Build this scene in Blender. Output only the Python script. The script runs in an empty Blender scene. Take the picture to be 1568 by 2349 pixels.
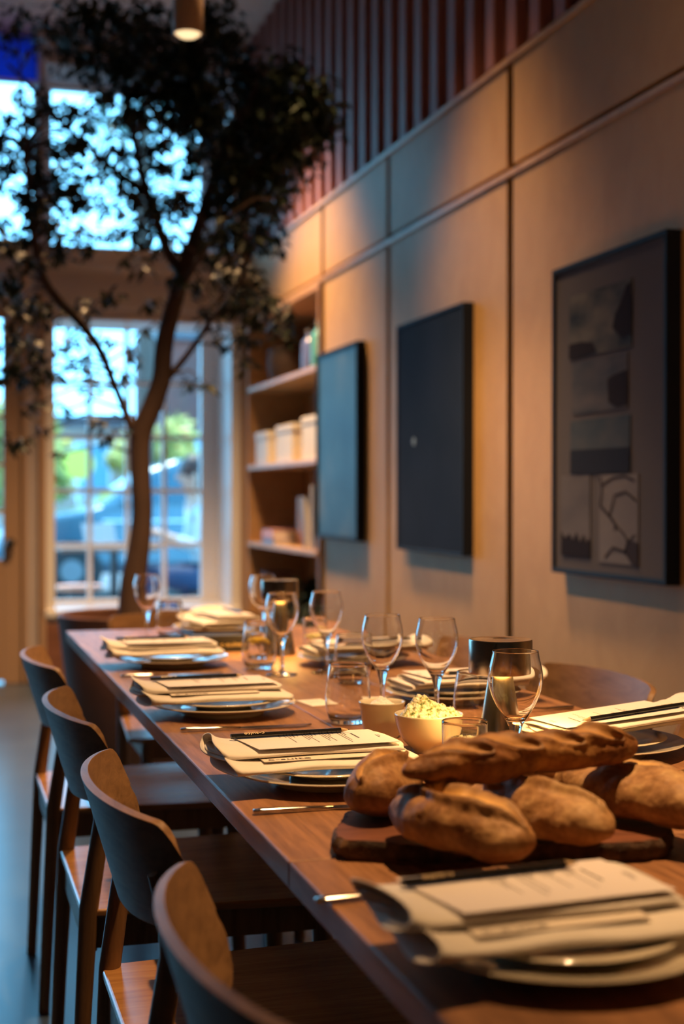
import bpy, bmesh, math, random
from mathutils import Vector, Matrix, noise

random.seed(7)
PI = math.pi
sc = bpy.context.scene
COL = sc.collection

# ------------------------------------------------------------------ camera, world, exposure
CAMZ = 1.14
YAW = 15.9
cam_d = bpy.data.cameras.new('camera')
cam = bpy.data.objects.new('camera', cam_d)
COL.objects.link(cam)
cam.location = (0, 0, CAMZ)
cam.rotation_euler = (math.radians(90 - 0.6), 0, math.radians(-YAW))
cam_d.sensor_fit = 'VERTICAL'
cam_d.sensor_height = 36
cam_d.sensor_width = 24
cam_d.lens = 50
cam_d.clip_start = 0.05
cam_d.clip_end = 200
cam_d.dof.use_dof = True
cam_d.dof.focus_distance = 2.04
cam_d.dof.aperture_fstop = 3.2
sc.camera = cam

world = bpy.data.worlds.new('world')
sc.world = world
world.use_nodes = True
bg = world.node_tree.nodes['Background']
bg.inputs[0].default_value = (0.155, 0.52, 0.86, 1)
bg.inputs[1].default_value = 7.6

sc.view_settings.view_transform = 'Standard'
sc.view_settings.look = 'None'
sc.view_settings.exposure = 0.0
sc.view_settings.gamma = 1.0
sc.view_settings.use_curve_mapping = False
cy = sc.cycles
cy.use_denoising = True
try:
    cy.denoiser = 'OPENIMAGEDENOISE'
except Exception:
    pass
cy.sample_clamp_indirect = 4
cy.max_bounces = 12
cy.transmission_bounces = 12
cy.transparent_max_bounces = 12
cy.blur_glossy = 0.5


def light(name, kind, loc, energy, color, rot=(0, 0, 0), parent=None, **kw):
    l = bpy.data.lights.new(name, kind)
    l.energy = energy
    l.color = color
    for k, v in kw.items():
        setattr(l, k, v)
    o = bpy.data.objects.new(name, l)
    COL.objects.link(o)
    o.location = loc
    o.rotation_euler = rot
    o.parent = parent
    return o

WARM = (1.0, 0.575, 0.25)
# sky light comes in at the windows: portals help the sampler find the openings
for nm, x, z, w, h, y in (('portal', 1.20, 1.35, 1.2, 1.9, 9.75), ('portal', 1.20, 3.24, 1.2, 1.15, 9.75),
                          (('portal'), -1.95, 2.05, 1.5, 3.1, 9.6), ('portal', -0.15, 1.5, 1.4, 1.8, 9.25), ('portal', -0.15, 3.2, 1.4, 1.1, 9.25)):
    p = light(nm, 'AREA', (x, y, z), 1, (1, 1, 1), (math.radians(-90), 0, 0), shape='RECTANGLE', size=w, size_y=h)
    p.data.cycles.is_portal = True
# the sun on the street and house fronts outside
light('sun', 'SUN', (0, 20, 20), 7.0, (1.0, 0.93, 0.72), (math.radians(-20), 0, math.radians(15)), angle=0.01)
# recessed ceiling downlights washing the plywood wall and the table
for (x, y, e, sz) in ((1.15, 7.2, 1150, 84), (1.15, 4.7, 520, 68), (1.25, 3.0, 40, 74), (1.2, 8.3, 15, 80), (0.85, 3.3, 420, 40), (1.00, 1.75, 680, 45), (-0.9, 4.3, 10, 90), (-1.2, 1.9, 10, 90)):
    light('downlight', 'SPOT', (x, y, 3.93), e, WARM, (0, 0, 0), spot_size=math.radians(sz), spot_blend=.6 if sz < 45 else 1.0, shadow_soft_size=.03 if sz < 45.5 else .16)


# ------------------------------------------------------------------ materials
def mat(name, color=(.5, .5, .5), rough=.5, metal=0., spec=.5, **kw):
    m = bpy.data.materials.new(name)
    m.use_nodes = True
    b = m.node_tree.nodes['Principled BSDF']
    b.inputs['Base Color'].default_value = (*color, 1)
    b.inputs['Roughness'].default_value = rough
    b.inputs['Metallic'].default_value = metal
    b.inputs['Specular IOR Level'].default_value = spec
    for k, v in kw.items():
        b.inputs[k].default_value = v
    return m


def nodes(m):
    t = m.node_tree
    return t.nodes, t.links, t.nodes['Principled BSDF']


def ramp(N, stops):
    r = N.new('ShaderNodeValToRGB')
    while len(r.color_ramp.elements) < len(stops):
        r.color_ramp.elements.new(0.5)
    for e, (p, c) in zip(r.color_ramp.elements, stops):
        e.position = p
        e.color = (*c, 1)
    return r


def coords(N, L, scale, kind='Object', rot=(0, 0, 0)):
    tc = N.new('ShaderNodeTexCoord')
    mp = N.new('ShaderNodeMapping')
    mp.inputs['Scale'].default_value = scale
    mp.inputs['Rotation'].default_value = rot
    L.new(tc.outputs[kind], mp.inputs['Vector'])
    return mp.outputs['Vector']


def wood(name, c1, c2, scale=(2, 30, 30), rough=.45, bump=.08, kind='Object', spec=.5, detail=6, c3=None, big=1.2):
    """grain: noise stretched along one axis, over a slower tone variation"""
    m = mat(name, c1, rough, spec=spec)
    N, L, B = nodes(m)
    v = coords(N, L, scale, kind)
    n = N.new('ShaderNodeTexNoise')
    n.inputs['Scale'].default_value = 2.2
    n.inputs['Detail'].default_value = detail
    n.inputs['Roughness'].default_value = .65
    n.inputs['Distortion'].default_value = .6
    L.new(v, n.inputs['Vector'])
    r = ramp(N, [(.32, c2), (.62, c1)])
    L.new(n.outputs['Fac'], r.inputs['Fac'])
    v2 = coords(N, L, tuple(s * .25 for s in scale), kind)
    n2 = N.new('ShaderNodeTexNoise')
    n2.inputs['Scale'].default_value = big
    n2.inputs['Detail'].default_value = 2
    L.new(v2, n2.inputs['Vector'])
    mx = N.new('ShaderNodeMix')
    mx.data_type = 'RGBA'
    mx.blend_type = 'MULTIPLY'
    r2 = ramp(N, [(.3, c3 or (.72, .70, .68)), (.7, (1, 1, 1))])
    L.new(n2.outputs['Fac'], r2.inputs['Fac'])
    mx.inputs['Factor'].default_value = 1
    L.new(r.outputs['Color'], mx.inputs['A'])
    L.new(r2.outputs['Color'], mx.inputs['B'])
    L.new(mx.outputs['Result'], B.inputs['Base Color'])
    bp = N.new('ShaderNodeBump')
    bp.inputs['Strength'].default_value = bump
    bp.inputs['Distance'].default_value = .002
    L.new(n.outputs['Fac'], bp.inputs['Height'])
    L.new(bp.outputs['Normal'], B.inputs['Normal'])
    return m


def mottled(name, stops, scale=8, detail=5, rough=.6, bump=0., bscale=40, kind='Object', spec=.5, stretch=(1, 1, 1), **kw):
    m = mat(name, stops[0][1], rough, spec=spec, **kw)
    N, L, B = nodes(m)
    v = coords(N, L, stretch, kind)
    n = N.new('ShaderNodeTexNoise')
    n.inputs['Scale'].default_value = scale
    n.inputs['Detail'].default_value = detail
    L.new(v, n.inputs['Vector'])
    r = ramp(N, stops)
    L.new(n.outputs['Fac'], r.inputs['Fac'])
    L.new(r.outputs['Color'], B.inputs['Base Color'])
    if bump:
        n2 = N.new('ShaderNodeTexNoise')
        n2.inputs['Scale'].default_value = bscale
        n2.inputs['Detail'].default_value = 4
        L.new(v, n2.inputs['Vector'])
        bp = N.new('ShaderNodeBump')
        bp.inputs['Strength'].default_value = bump
        bp.inputs['Distance'].default_value = .003
        L.new(n2.outputs['Fac'], bp.inputs['Height'])
        L.new(bp.outputs['Normal'], B.inputs['Normal'])
    return m


def emis(name, color, strength):
    m = mat(name, color, .5)
    N, L, B = nodes(m)
    B.inputs['Emission Color'].default_value = (*color, 1)
    B.inputs['Emission Strength'].default_value = strength
    return m

M = {}
M['table'] = wood('table_oak', (.41, .195, .086), (.19, .082, .034), (30, 2.2, 30), .42, .25, spec=.55)
M['table_edge'] = wood('table_oak_edge', (.34, .20, .125), (.20, .11, .065), (34, 3, 34), .5, .1)
M['chair'] = wood('chair_oak', (.33, .175, .082), (.20, .102, .048), (30, 30, 3), .42, .08, spec=.5)
M['chair_back'] = wood('chair_veneer', (.34, .185, .088), (.21, .11, .052), (30, 3, 30), .48, .06, spec=.3)
M['chair_seat'] = wood('chair_seat_veneer', (.50, .25, .085), (.33, .15, .05), (3, 30, 30), .22, .02, spec=1.0)
M['trestle'] = wood('trestle_oak', (.26, .15, .10), (.16, .09, .06), (20, 20, 3), .5, .05)
M['ply'] = wood('birch_plywood', (.58, .36, .155), (.52, .31, .125), (3, 3, 2.0), .55, .02, spec=.22, c3=(.86, .84, .80), big=.8)
M['ply_shelf'] = wood('plywood_shelf', (.56, .33, .16), (.47, .26, .12), (4, 4, 4), .5, .02)
M['ledge'] = wood('plywood_edge', (.68, .42, .18), (.48, .26, .11), (20, 4, 20), .45, .03)
M['groove'] = mat('dark_groove', (.035, .018, .012), .8)
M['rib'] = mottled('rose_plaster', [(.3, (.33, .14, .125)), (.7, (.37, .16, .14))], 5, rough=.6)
M['rib_back'] = mottled('rose_plaster_shaded', [(.3, (.16, .06, .055)), (.7, (.19, .072, .066))], 5, rough=.7)  # rib colour darkened, painting in the shade between the ribs
M['plaster'] = mottled('cream_plaster', [(.3, (.50, .44, .41)), (.7, (.56, .50, .47))], 3, rough=.7)
M['frontwall'] = mottled('window_wall_paint', [(.3, (.46, .40, .40)), (.7, (.52, .45, .45))], 3, rough=.6)
M['whitepaint'] = mat('white_gloss_paint', (.88, .87, .88), .35)
M['brownpaint'] = mat('tan_paint', (.44, .285, .19), .45)
M['redwood'] = wood('red_stained_wood', (.30, .13, .085), (.22, .09, .06), (4, 30, 30), .5)
M['bluepaint'] = mat('blue_paint', (.02, .07, .62), .45)
M['ceiling'] = mottled('ceiling_paint', [(.3, (.58, .50, .48)), (.7, (.62, .54, .52))], 2, rough=.8)
M['floor'] = mottled('polished_floor', [(.3, (.035, .065, .115)), (.7, (.06, .095, .16))], 2.5, rough=.28, spec=.9)
M['darkwall'] = mat('dim_room_wall', (.16, .11, .08), .8)
M['glass'] = mat('clear_glass', (1, 1, 1), 0.0, spec=.5, **{'Transmission Weight': 1.0, 'IOR': 1.47})
M['pane'] = mat('window_glass', (1, 1, 1), 0.0)
N, L, B = nodes(M['pane'])
tr = N.new('ShaderNodeBsdfTransparent')
gl = N.new('ShaderNodeBsdfGlossy')
gl.inputs['Roughness'].default_value = .02
fr = N.new('ShaderNodeFresnel')
fr.inputs['IOR'].default_value = 1.4
mx = N.new('ShaderNodeMixShader')
L.new(fr.outputs[0], mx.inputs[0]); L.new(tr.outputs[0], mx.inputs[1]); L.new(gl.outputs[0], mx.inputs[2])
L.new(mx.outputs[0], N['Material Output'].inputs['Surface'])
M['china'] = mat('cream_china', (.74, .66, .52), .12, spec=.6, **{'Coat Weight': .4})
M['linen'] = mottled('cream_linen', [(.3, (.78, .72, .65)), (.7, (.85, .79, .72))], 30, rough=.85, bump=.12, bscale=900, spec=.2, **{'Sheen Weight': .2})
M['paper'] = mat('menu_paper', (.80, .73, .71), .7, spec=.3)
M['card'] = mat('envelope_paper', (.78, .69, .59), .7, spec=.3)
M['ink'] = mat('black_ink', (.05, .04, .04), .7)
M['gold_ink'] = mat('gold_ink', (.80, .55, .25), .4)
M['black'] = mat('black_lacquer', (.012, .011, .012), .22, spec=.6)
M['blackcard'] = mat('black_card', (.012, .010, .010), .55)
M['tip'] = mat('pencil_wood', (.62, .42, .22), .6)
M['steel'] = mat('polished_steel', (.62, .58, .54), .16, 1.)
M['brushed'] = mottled('brushed_nickel', [(.3, (.44, .36, .29)), (.7, (.56, .46, .37))], 60, rough=.26, metal=1., stretch=(1, 1, .05)) if False else mat('brushed_nickel', (.60, .50, .40), .25, 1., **{'Anisotropic': .4})
M['lampglow'] = emis('lamp_diffuser', (1.0, .58, .16), 140)
M['amber'] = mat('lit_stem', (.85, .50, .16), .35, .6)
M['pendglow'] = emis('pendant_diffuser', (1.0, .74, .40), 1.25)
M['pendant'] = mat('pendant_white', (.42, .30, .22), .5)
M['butter'] = mottled('herb_butter', [(.36, (.10, .14, .03)), (.43, (.42, .40, .17)), (.50, (.60, .57, .42)), (.7, (.68, .66, .54))], 150, 3, .45, .5, 260)
M['salt'] = mottled('sea_salt', [(.3, (.80, .80, .78)), (.6, (.95, .93, .90))], 300, rough=.5, bump=.5, bscale=700)
M['petal'] = mat('cream_petal', (.85, .78, .45), .5, **{'Subsurface Weight': .2, 'Subsurface Radius': (.01, .01, .005)})
M['yellowpetal'] = mat('yellow_petal', (.80, .60, .06), .5)
M['stemgreen'] = mat('green_stem', (.10, .20, .04), .5)
M['board'] = wood('walnut_board', (.22, .075, .035), (.10, .032, .016), (4, 22, 22), .45, .2)
M['bark'] = mottled('bark', [(.35, (.03, .016, .010)), (.6, (.10, .052, .028)), (.75, (.22, .11, .045))], 45, 6, .85, .9, 120)
M['frame_black'] = mat('black_frame', (.012, .014, .022), .6, spec=.15)
M['frame_navy'] = mat('navy_frame', (.016, .024, .045), .65, spec=.15)
M['canvas_navy'] = mottled('navy_print', [(.3, (.014, .022, .045)), (.7, (.020, .030, .060))], 3, rough=.85, spec=.08)
M['mat_grey'] = mottled('grey_mount', [(.3, (.095, .092, .11)), (.7, (.11, .105, .125))], 3, rough=.85, spec=.06)
M['pale'] = mat('pale_mark', (.35, .45, .5), .5)
M['pot'] = mottled('brown_planter', [(.3, (.13, .058, .042)), (.7, (.19, .085, .06))], 6, rough=.55)
M['soil'] = mottled('soil', [(.3, (.06, .035, .025)), (.7, (.12, .08, .06))], 40, rough=.95, bump=.6)
M['treebark'] = mottled('tree_bark', [(.3, (.07, .040, .032)), (.7, (.12, .07, .053))], 14, rough=.8, bump=.4, bscale=30, stretch=(1, 1, .2))
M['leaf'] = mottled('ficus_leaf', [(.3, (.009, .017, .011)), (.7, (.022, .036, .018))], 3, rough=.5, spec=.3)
M['leaf_out'] = mottled('street_tree_leaf', [(.35, (.22, .22, .04)), (.65, (.62, .48, .12))], 1.2, rough=.6)
M['leaf_dark'] = mottled('shade_tree_leaf', [(.35, (.02, .06, .06)), (.65, (.05, .12, .09))], 1.2, rough=.6)
M['blind'] = mat('blue_blind', (.03, .10, .75), .7)
N, L, B = nodes(M['blind'])
tb0 = N.new('ShaderNodeBsdfTranslucent'); tb0.inputs[0].default_value = (.10, .30, 1.0, 1)
mx = N.new('ShaderNodeMixShader'); mx.inputs[0].default_value = .5
L.new(B.outputs[0], mx.inputs[1]); L.new(tb0.outputs[0], mx.inputs[2]); L.new(mx.outputs[0], N['Material Output'].inputs['Surface'])
M['white'] = mat('white_card', (.80, .76, .68), .6)


# ------------------------------------------------------------------ mesh helpers
class MB:
    def __init__(self):
        self.v = []
        self.f = []
        self.mi = []
        self.cur = 0

    def add(self, vs, fs):
        o = len(self.v)
        self.v += [tuple(p) for p in vs]
        self.f += [tuple(i + o for i in f) for f in fs]
        self.mi += [self.cur] * len(fs)
        return self

    def box(self, x0, x1, y0, y1, z0, z1):
        vs = [(x, y, z) for x in (x0, x1) for y in (y0, y1) for z in (z0, z1)]
        return self.add(vs, [(0, 1, 3, 2), (4, 6, 7, 5), (0, 4, 5, 1), (2, 3, 7, 6), (0, 2, 6, 4), (1, 5, 7, 3)])

    def tube(self, pts, rad, n=10, cap=True, flat=(1, 1)):
        pts = [Vector(p) for p in pts]
        if not hasattr(rad, '__len__'):
            rad = [rad] * len(pts)
        vs, fs = [], []
        up = Vector((0, 0, 1))
        T0 = (pts[1] - pts[0]).normalized()
        if abs(T0.dot(up)) > .95:
            up = Vector((1, 0, 0))
        for i, p in enumerate(pts):
            T = (pts[min(i + 1, len(pts) - 1)] - pts[max(i - 1, 0)]).normalized()
            a = T.cross(up)
            if a.length < 1e-5:
                a = T.cross(Vector((0, 1, 0)))
            a.normalize()
            b = a.cross(T).normalized()
            for k in range(n):
                t = 2 * PI * k / n
                vs.append(p + a * math.cos(t) * rad[i] * flat[0] + b * math.sin(t) * rad[i] * flat[1])
        for i in range(len(pts) - 1):
            for k in range(n):
                k2 = (k + 1) % n
                fs.append((i * n + k, i * n + k2, (i + 1) * n + k2, (i + 1) * n + k))
        if cap:
            fs.append(tuple(range(n))[::-1])
            fs.append(tuple((len(pts) - 1) * n + k for k in range(n)))
        return self.add(vs, fs)

    def lathe(self, prof, n=48, c=(0, 0, 0), closed=False):
        """prof: list of (r, z); r == 0 gives a pole"""
        vs, fs = [], []
        idx = []
        for r, z in prof:
            if r < 1e-7:
                idx.append([len(vs)] * n)
                vs.append((c[0], c[1], c[2] + z))
            else:
                idx.append(list(range(len(vs), len(vs) + n)))
                for k in range(n):
                    t = 2 * PI * k / n
                    vs.append((c[0] + r * math.cos(t), c[1] + r * math.sin(t), c[2] + z))
        m = len(prof)
        for i in range(m if closed else m - 1):
            a, b = idx[i], idx[(i + 1) % m]
            for k in range(n):
                k2 = (k + 1) % n
                q = []
                for j in (a[k], a[k2], b[k2], b[k]):
                    if j not in q:
                        q.append(j)
                if len(q) > 2:
                    fs.append(tuple(q))
        return self.add(vs, fs)

    def prism(self, outline, z0, z1):
        """outline: list of (x, y), extruded in z"""
        n = len(outline)
        vs = [(x, y, z0) for x, y in outline] + [(x, y, z1) for x, y in outline]
        fs = [tuple(range(n))[::-1], tuple(range(n, 2 * n))]
        fs += [(i, (i + 1) % n, n + (i + 1) % n, n + i) for i in range(n)]
        return self.add(vs, fs)

    def grid(self, fn, nu, nv, closeu=False, closev=False):
        vs = [fn(i / (nu if closeu else nu - 1), j / (nv if closev else nv - 1)) for i in range(nu) for j in range(nv)]
        fs = []
        for i in range(nu if closeu else nu - 1):
            for j in range(nv if closev else nv - 1):
                i2, j2 = (i + 1) % nu, (j + 1) % nv
                fs.append((i * nv + j, i2 * nv + j, i2 * nv + j2, i * nv + j2))
        return self.add(vs, fs)

    def ball(self, c, r, n=16, m=10):
        if not hasattr(r, '__len__'):
            r = (r, r, r)
        vs, fs = [(c[0], c[1], c[2] - r[2])], []
        for i in range(1, m):
            p = PI * i / m
            for k in range(n):
                t = 2 * PI * k / n
                vs.append((c[0] + r[0] * math.sin(p) * math.cos(t), c[1] + r[1] * math.sin(p) * math.sin(t), c[2] - r[2] * math.cos(p)))
        vs.append((c[0], c[1], c[2] + r[2]))
        for k in range(n):
            fs.append((0, 1 + (k + 1) % n, 1 + k))
            fs.append((len(vs) - 1, 1 + (m - 2) * n + k, 1 + (m - 2) * n + (k + 1) % n))
        for i in range(m - 2):
            for k in range(n):
                a = 1 + i * n
                fs.append((a + k, a + (k + 1) % n, a + n + (k + 1) % n, a + n + k))
        return self.add(vs, fs)

    def build(self, name, m, parent=None, smooth=False, bevel=0, seg=2, sub=0, auto=None, solid=0, fix=True):
        me = bpy.data.meshes.new(name)
        me.from_pydata(self.v, [], self.f)
        if fix:
            bm = bmesh.new()
            bm.from_mesh(me)
            bmesh.ops.recalc_face_normals(bm, faces=bm.faces)
            bm.to_mesh(me)
            bm.free()
        for x in (m if isinstance(m, (list, tuple)) else [m]):
            me.materials.append(x)
        if max(self.mi, default=0) > 0:
            me.polygons.foreach_set('material_index', self.mi)
        o = bpy.data.objects.new(name, me)
        COL.objects.link(o)
        if parent:
            o.parent = parent
        if smooth:
            me.polygons.foreach_set('use_smooth', [True] * len(me.polygons))
            if auto:
                me.set_sharp_from_angle(angle=math.radians(auto))
        if solid:
            s = o.modifiers.new('s', 'SOLIDIFY')
            s.thickness = solid
            s.offset = 0
        if bevel:
            b = o.modifiers.new('b', 'BEVEL')
            b.width = bevel
            b.segments = seg
            b.limit_method = 'ANGLE'
            b.angle_limit = math.radians(40)
            b.harden_normals = False
        if sub:
            s = o.modifiers.new('u', 'SUBSURF')
            s.levels = s.render_levels = sub
        return o


def thing(name, label, cat, loc=(0, 0, 0), rz=0, group=None):
    o = bpy.data.objects.new(name, None)
    o.empty_display_size = .05
    COL.objects.link(o)
    o.location = loc
    o.rotation_euler = (0, 0, rz)
    o['label'] = label
    o['category'] = cat
    if group:
        o['group'] = group
    return o


def tag(o, label, cat, group=None, kind=None, loc=None, rz=None):
    o['label'] = label
    o['category'] = cat
    if group:
        o['group'] = group
    if kind:
        o['kind'] = kind
    if loc:
        o.location = loc
    if rz is not None:
        o.rotation_euler[2] = rz
    return o


def struct(o, label=None):
    o['kind'] = 'structure'
    return o


def dup(root, label, loc, rz=0, group=None):
    def cp(o, par):
        c = o.copy()
        COL.objects.link(c)
        c.parent = par
        for ch in list(o.children):
            cp(ch, c)
        return c
    r = cp(root, None)
    r.location = loc
    r.rotation_euler = (0, 0, rz)
    r['label'] = label
    if group:
        r['group'] = group
    return r


def text_mesh(name, s, size, m, parent, loc, rot=(0, 0, 0), depth=.0001, sx=1.0):
    cu = bpy.data.curves.new('t', 'FONT')
    cu.body = s
    cu.size = size
    cu.extrude = depth
    cu.align_x = 'CENTER'
    cu.align_y = 'CENTER'
    t = bpy.data.objects.new('t', cu)
    COL.objects.link(t)
    bpy.context.view_layer.update()
    me = bpy.data.meshes.new_from_object(t.evaluated_get(bpy.context.evaluated_depsgraph_get()))
    bpy.data.objects.remove(t)
    me.materials.clear()
    me.materials.append(m)
    o = bpy.data.objects.new(name, me)
    COL.objects.link(o)
    o.parent = parent
    o.location = loc
    o.rotation_euler = rot
    o.scale = (sx, 1, 1)
    return o


CY, SY = math.cos(math.radians(YAW)), math.sin(math.radians(YAW))


def P(u, v, d):
    """a point of the place at viewing distance d in direction (u, v): used to survey the tree's shape"""
    t = (u - 784) / 3262
    s = -(v - 1140) / 3262
    return Vector((d * (SY + t * CY), d * (CY - t * SY), CAMZ + s * d))
# ------------------------------------------------------------------ the room
W = 1.90          # right wall
FY = 8.90         # window wall
CH = 4.0          # ceiling
LX = -4.2
BY = -3.0
RAIL1, RAIL2 = 2.245, 2.635
struct(MB().box(LX, W + .2, BY, FY + .6, -.1, 0).build('floor', M['floor']))
struct(MB().box(LX, W + .2, BY, FY + .9, CH, CH + .12).build('ceiling', M['ceiling']))
struct(MB().box(LX - .12, LX, BY, FY + .6, 0, CH).build('wall_left', M['darkwall']))
struct(MB().box(LX, W + .2, BY - .12, BY, 0, CH).build('wall_back', M['darkwall']))

# right wall: plywood panels with open joints below, rose ribs above
wr = struct(MB().box(W + .04, W + .2, BY, 7.03, 0, RAIL1).box(W + .04, W + .2, BY, FY + .6, RAIL1, CH)
            .box(W + .37, W + .5, 7.03, FY + .6, 0, RAIL1).box(W + .04, W + .37, 8.81, FY + .6, 0, RAIL1).build('wall_right', M['groove']))
joints = [7.03, 5.93, 4.56, 3.25, 1.95, .65, -.65, -1.95, -3.0]
g = .027
for i in range(len(joints) - 1):
    y1, y0 = joints[i], joints[i + 1]
    for z0, z1 in ((.10, RAIL1 - .004), (RAIL1 + .036, RAIL2 - .004)):
        MB().box(W, W + .018, y0 + g, y1 - g, z0, z1).build('plywood_panel', M['ply'], wr)
# the panel above the bookcase
MB().box(W, W + .018, 7.03 + g, 8.86, RAIL1 + .036, RAIL2 - .004).build('plywood_panel', M['ply'], wr)
struct(MB().box(W - .008, W + .03, BY, 8.86, RAIL1 - .004, RAIL1 + .018).build('trim_1', M['ledge'], bevel=.002))
struct(MB().box(W - .010, W + .04, BY, FY, RAIL2 - .004, RAIL2 + .018).build('trim_2', M['ledge'], bevel=.002))
struct(MB().box(W - .012, W + .03, BY, 7.0, 0, .10).build('baseboard_right', M['groove']))
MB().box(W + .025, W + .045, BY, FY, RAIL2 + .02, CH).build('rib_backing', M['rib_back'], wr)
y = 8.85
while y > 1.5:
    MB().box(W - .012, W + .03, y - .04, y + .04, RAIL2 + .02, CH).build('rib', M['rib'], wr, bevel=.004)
    y -= .1966

# window wall, in pieces round its openings (x0,x1,z0,z1)
def wallpiece(mb, x0, x1, z0, z1, y0=FY, y1=FY + .62):
    mb.box(x0, x1, y0, y1, z0, z1)
wf = MB()
wallpiece(wf, LX, -2.75, 0, CH)
wallpiece(wf, -1.15, -.62, 0, CH)
wallpiece(wf, -2.75, -1.15, 0, .45)
wallpiece(wf, -2.75, -1.15, 3.66, CH)
wallpiece(wf, .50, .645, 0, 2.68)
wallpiece(wf, .61, .645, 2.68, CH)                    # pier
wallpiece(wf, -.62, .50, 2.36, 2.68)               # over door
wallpiece(wf, .645, 1.857, 0, .43)
wallpiece(wf, .645, 1.857, 2.25, 2.68)
wallpiece(wf, .645, 1.857, 3.80, CH)
wallpiece(wf, 1.857, W + .2, 0, CH)
wfo = struct(wf.build('wall_front', M['frontwall']))
# mouldings, cased pier, and a blind added to make the top band glow blue
struct(MB().box(.645, 1.857, FY - .03, FY + .01, 2.30, 2.345).box(.645, 1.857, FY - .045, FY + .01, 2.53, 2.565).build('trim_3', M['frontwall'], bevel=.006))
struct(MB().box(.50, .53, FY - .025, FY, 0, 2.64).box(.60, .645, FY - .03, FY, 0, 2.64).build('trim_4', M['brownpaint'], bevel=.006))
t = thing('blue_glow_blind', 'added translucent blue blind standing in for the blue glow above the left high window', 'blind', (-.0, FY + .05, 3.69))
MB().box(-.58, .60, 0, .003, 0, .24).build('fabric', M['blind'], t)
MB().box(-.58, .60, -.008, .012, -.015, .008).build('bottom_bar', M['whitepaint'], t)
MB().tube([(-.59, .02, .262), (.60, .02, .262)], .022, 16).build('roller', M['blind'], t, smooth=True, auto=40)
struct(MB().box(1.857, W - .001, FY - .06, FY, 0, CH).build('trim_6', M['brownpaint'], bevel=.006))
struct(MB().box(LX, -.62, FY - .02, FY, 0, .16).box(.50, .645, FY - .022, FY - .001, 0, .12).build('baseboard_front', M['groove']))
struct(MB().box(.645, 1.857, FY - .018, FY, 0, .36).build('trim_7', M['redwood'], bevel=.004))

def window(name, x0, x1, z0, z1, y, nx, nz, fw=.04, mw=.022, rw=.17):
    fr_ = MB()
    d0, d1 = y - .03, y + .03
    fr_.box(x0 - .07, x0, d0, d1, z0 - .05, z1 + .05).box(x1, x1 + rw, d0, d1, z0 - .05, z1 + .05)
    fr_.box(x0, x1, d0, d1, z0 - .05, z0).box(x0, x1, d0, d1, z1, z1 + .05)
    w = struct(fr_.build(name, M['whitepaint'], bevel=.004))
    for i in range(1, nx):
        x = x0 + (x1 - x0) * i / nx
        MB().box(x - mw / 2, x + mw / 2, y - .018, y + .018, z0, z1).build('muntin', M['whitepaint'], w)
    for j in range(1, nz):
        z = z0 + (z1 - z0) * j / nz
        MB().box(x0, x1, y - .016, y + .016, z - mw / 2, z + mw / 2).build('muntin', M['whitepaint'], w)
    MB().box(x0, x1, y - .003, y + .003, z0, z1).build('window_pane', M['pane'], w)
    return w
w1 = window('window_1', .716, 1.690, .475, 2.238, 9.38, 4, 5, mw=.030)
MB().box(.62, 1.87, FY - .03, 9.36, .40, .445).build('window_sill', M['whitepaint'], w1, bevel=.006)
MB().box(1.80, 1.860, FY - .01, 9.42, .44, 2.25).build('window_reveal', M['whitepaint'], w1)
MB().box(.655, .675, FY + .02, FY + .05, .48, .62).build('window_latch', M['black'], w1, bevel=.004)
MB().box(.645, .700, FY + .002, 9.42, .445, 2.25).build('window_reveal', M['whitepaint'], w1)  # left and top linings added in white to bounce more light
MB().box(.645, 1.80, FY + .002, 9.42, 2.235, 2.252).build('window_reveal', M['whitepaint'], w1)
w2 = window('window_2', .72, 1.690, 2.74, 3.77, 9.38, 1, 1)
MB().box(1.80, 1.860, FY - .01, 9.42, 2.68, 3.80).build('window_reveal', M['whitepaint'], w2)
MB().box(.645, 1.80, FY + .002, 9.42, 2.675, 2.69).build('window_reveal', M['whitepaint'], w2)
w3 = window('window_3', -.56, .585, 2.73, 3.95, 9.02, 1, 1, rw=.03)
w4 = window('added_window', -2.65, -1.25, .52, 3.58, 9.2, 3, 5)  # unseen window, added to bring in more blue daylight
# glazed door on the left
dr = struct(MB().box(-.62, -.54, FY, FY + .06, 0, 2.36).box(.39, .50, FY, FY + .06, 0, 2.36).box(-.54, .39, FY, FY + .06, 2.23, 2.36)
            .box(-.54, .39, FY, FY + .06, .02, .76).build('door_1', M['brownpaint'], bevel=.004))
MB().box(-.54, .39, FY + .025, FY + .032, .76, 2.23).build('door_pane', M['pane'], dr)
for z in (1.05, 1.34, 1.63, 1.92):
    MB().box(-.54, .39, FY + .012, FY + .045, z - .013, z + .013).build('muntin', M['whitepaint'], dr)
MB().ball((.43, FY - .035, .86), .032).tube([(.43, FY - .03, .86), (.43, FY, .86)], .012).build('door_handle', M['black'], dr, smooth=True)

# ------------------------------------------------------------------ bookcase
bk = thing('bookcase', 'tall built-in plywood bookcase with open shelves in the corner beside the window', 'bookcase', (0, 0, 0))
BX0, BX1 = W, W + .37
B0, B1 = 7.06, 8.80
mb = MB()
mb.box(BX1 - .02, BX1, B0, B1, 0, RAIL1 - .01)
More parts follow.
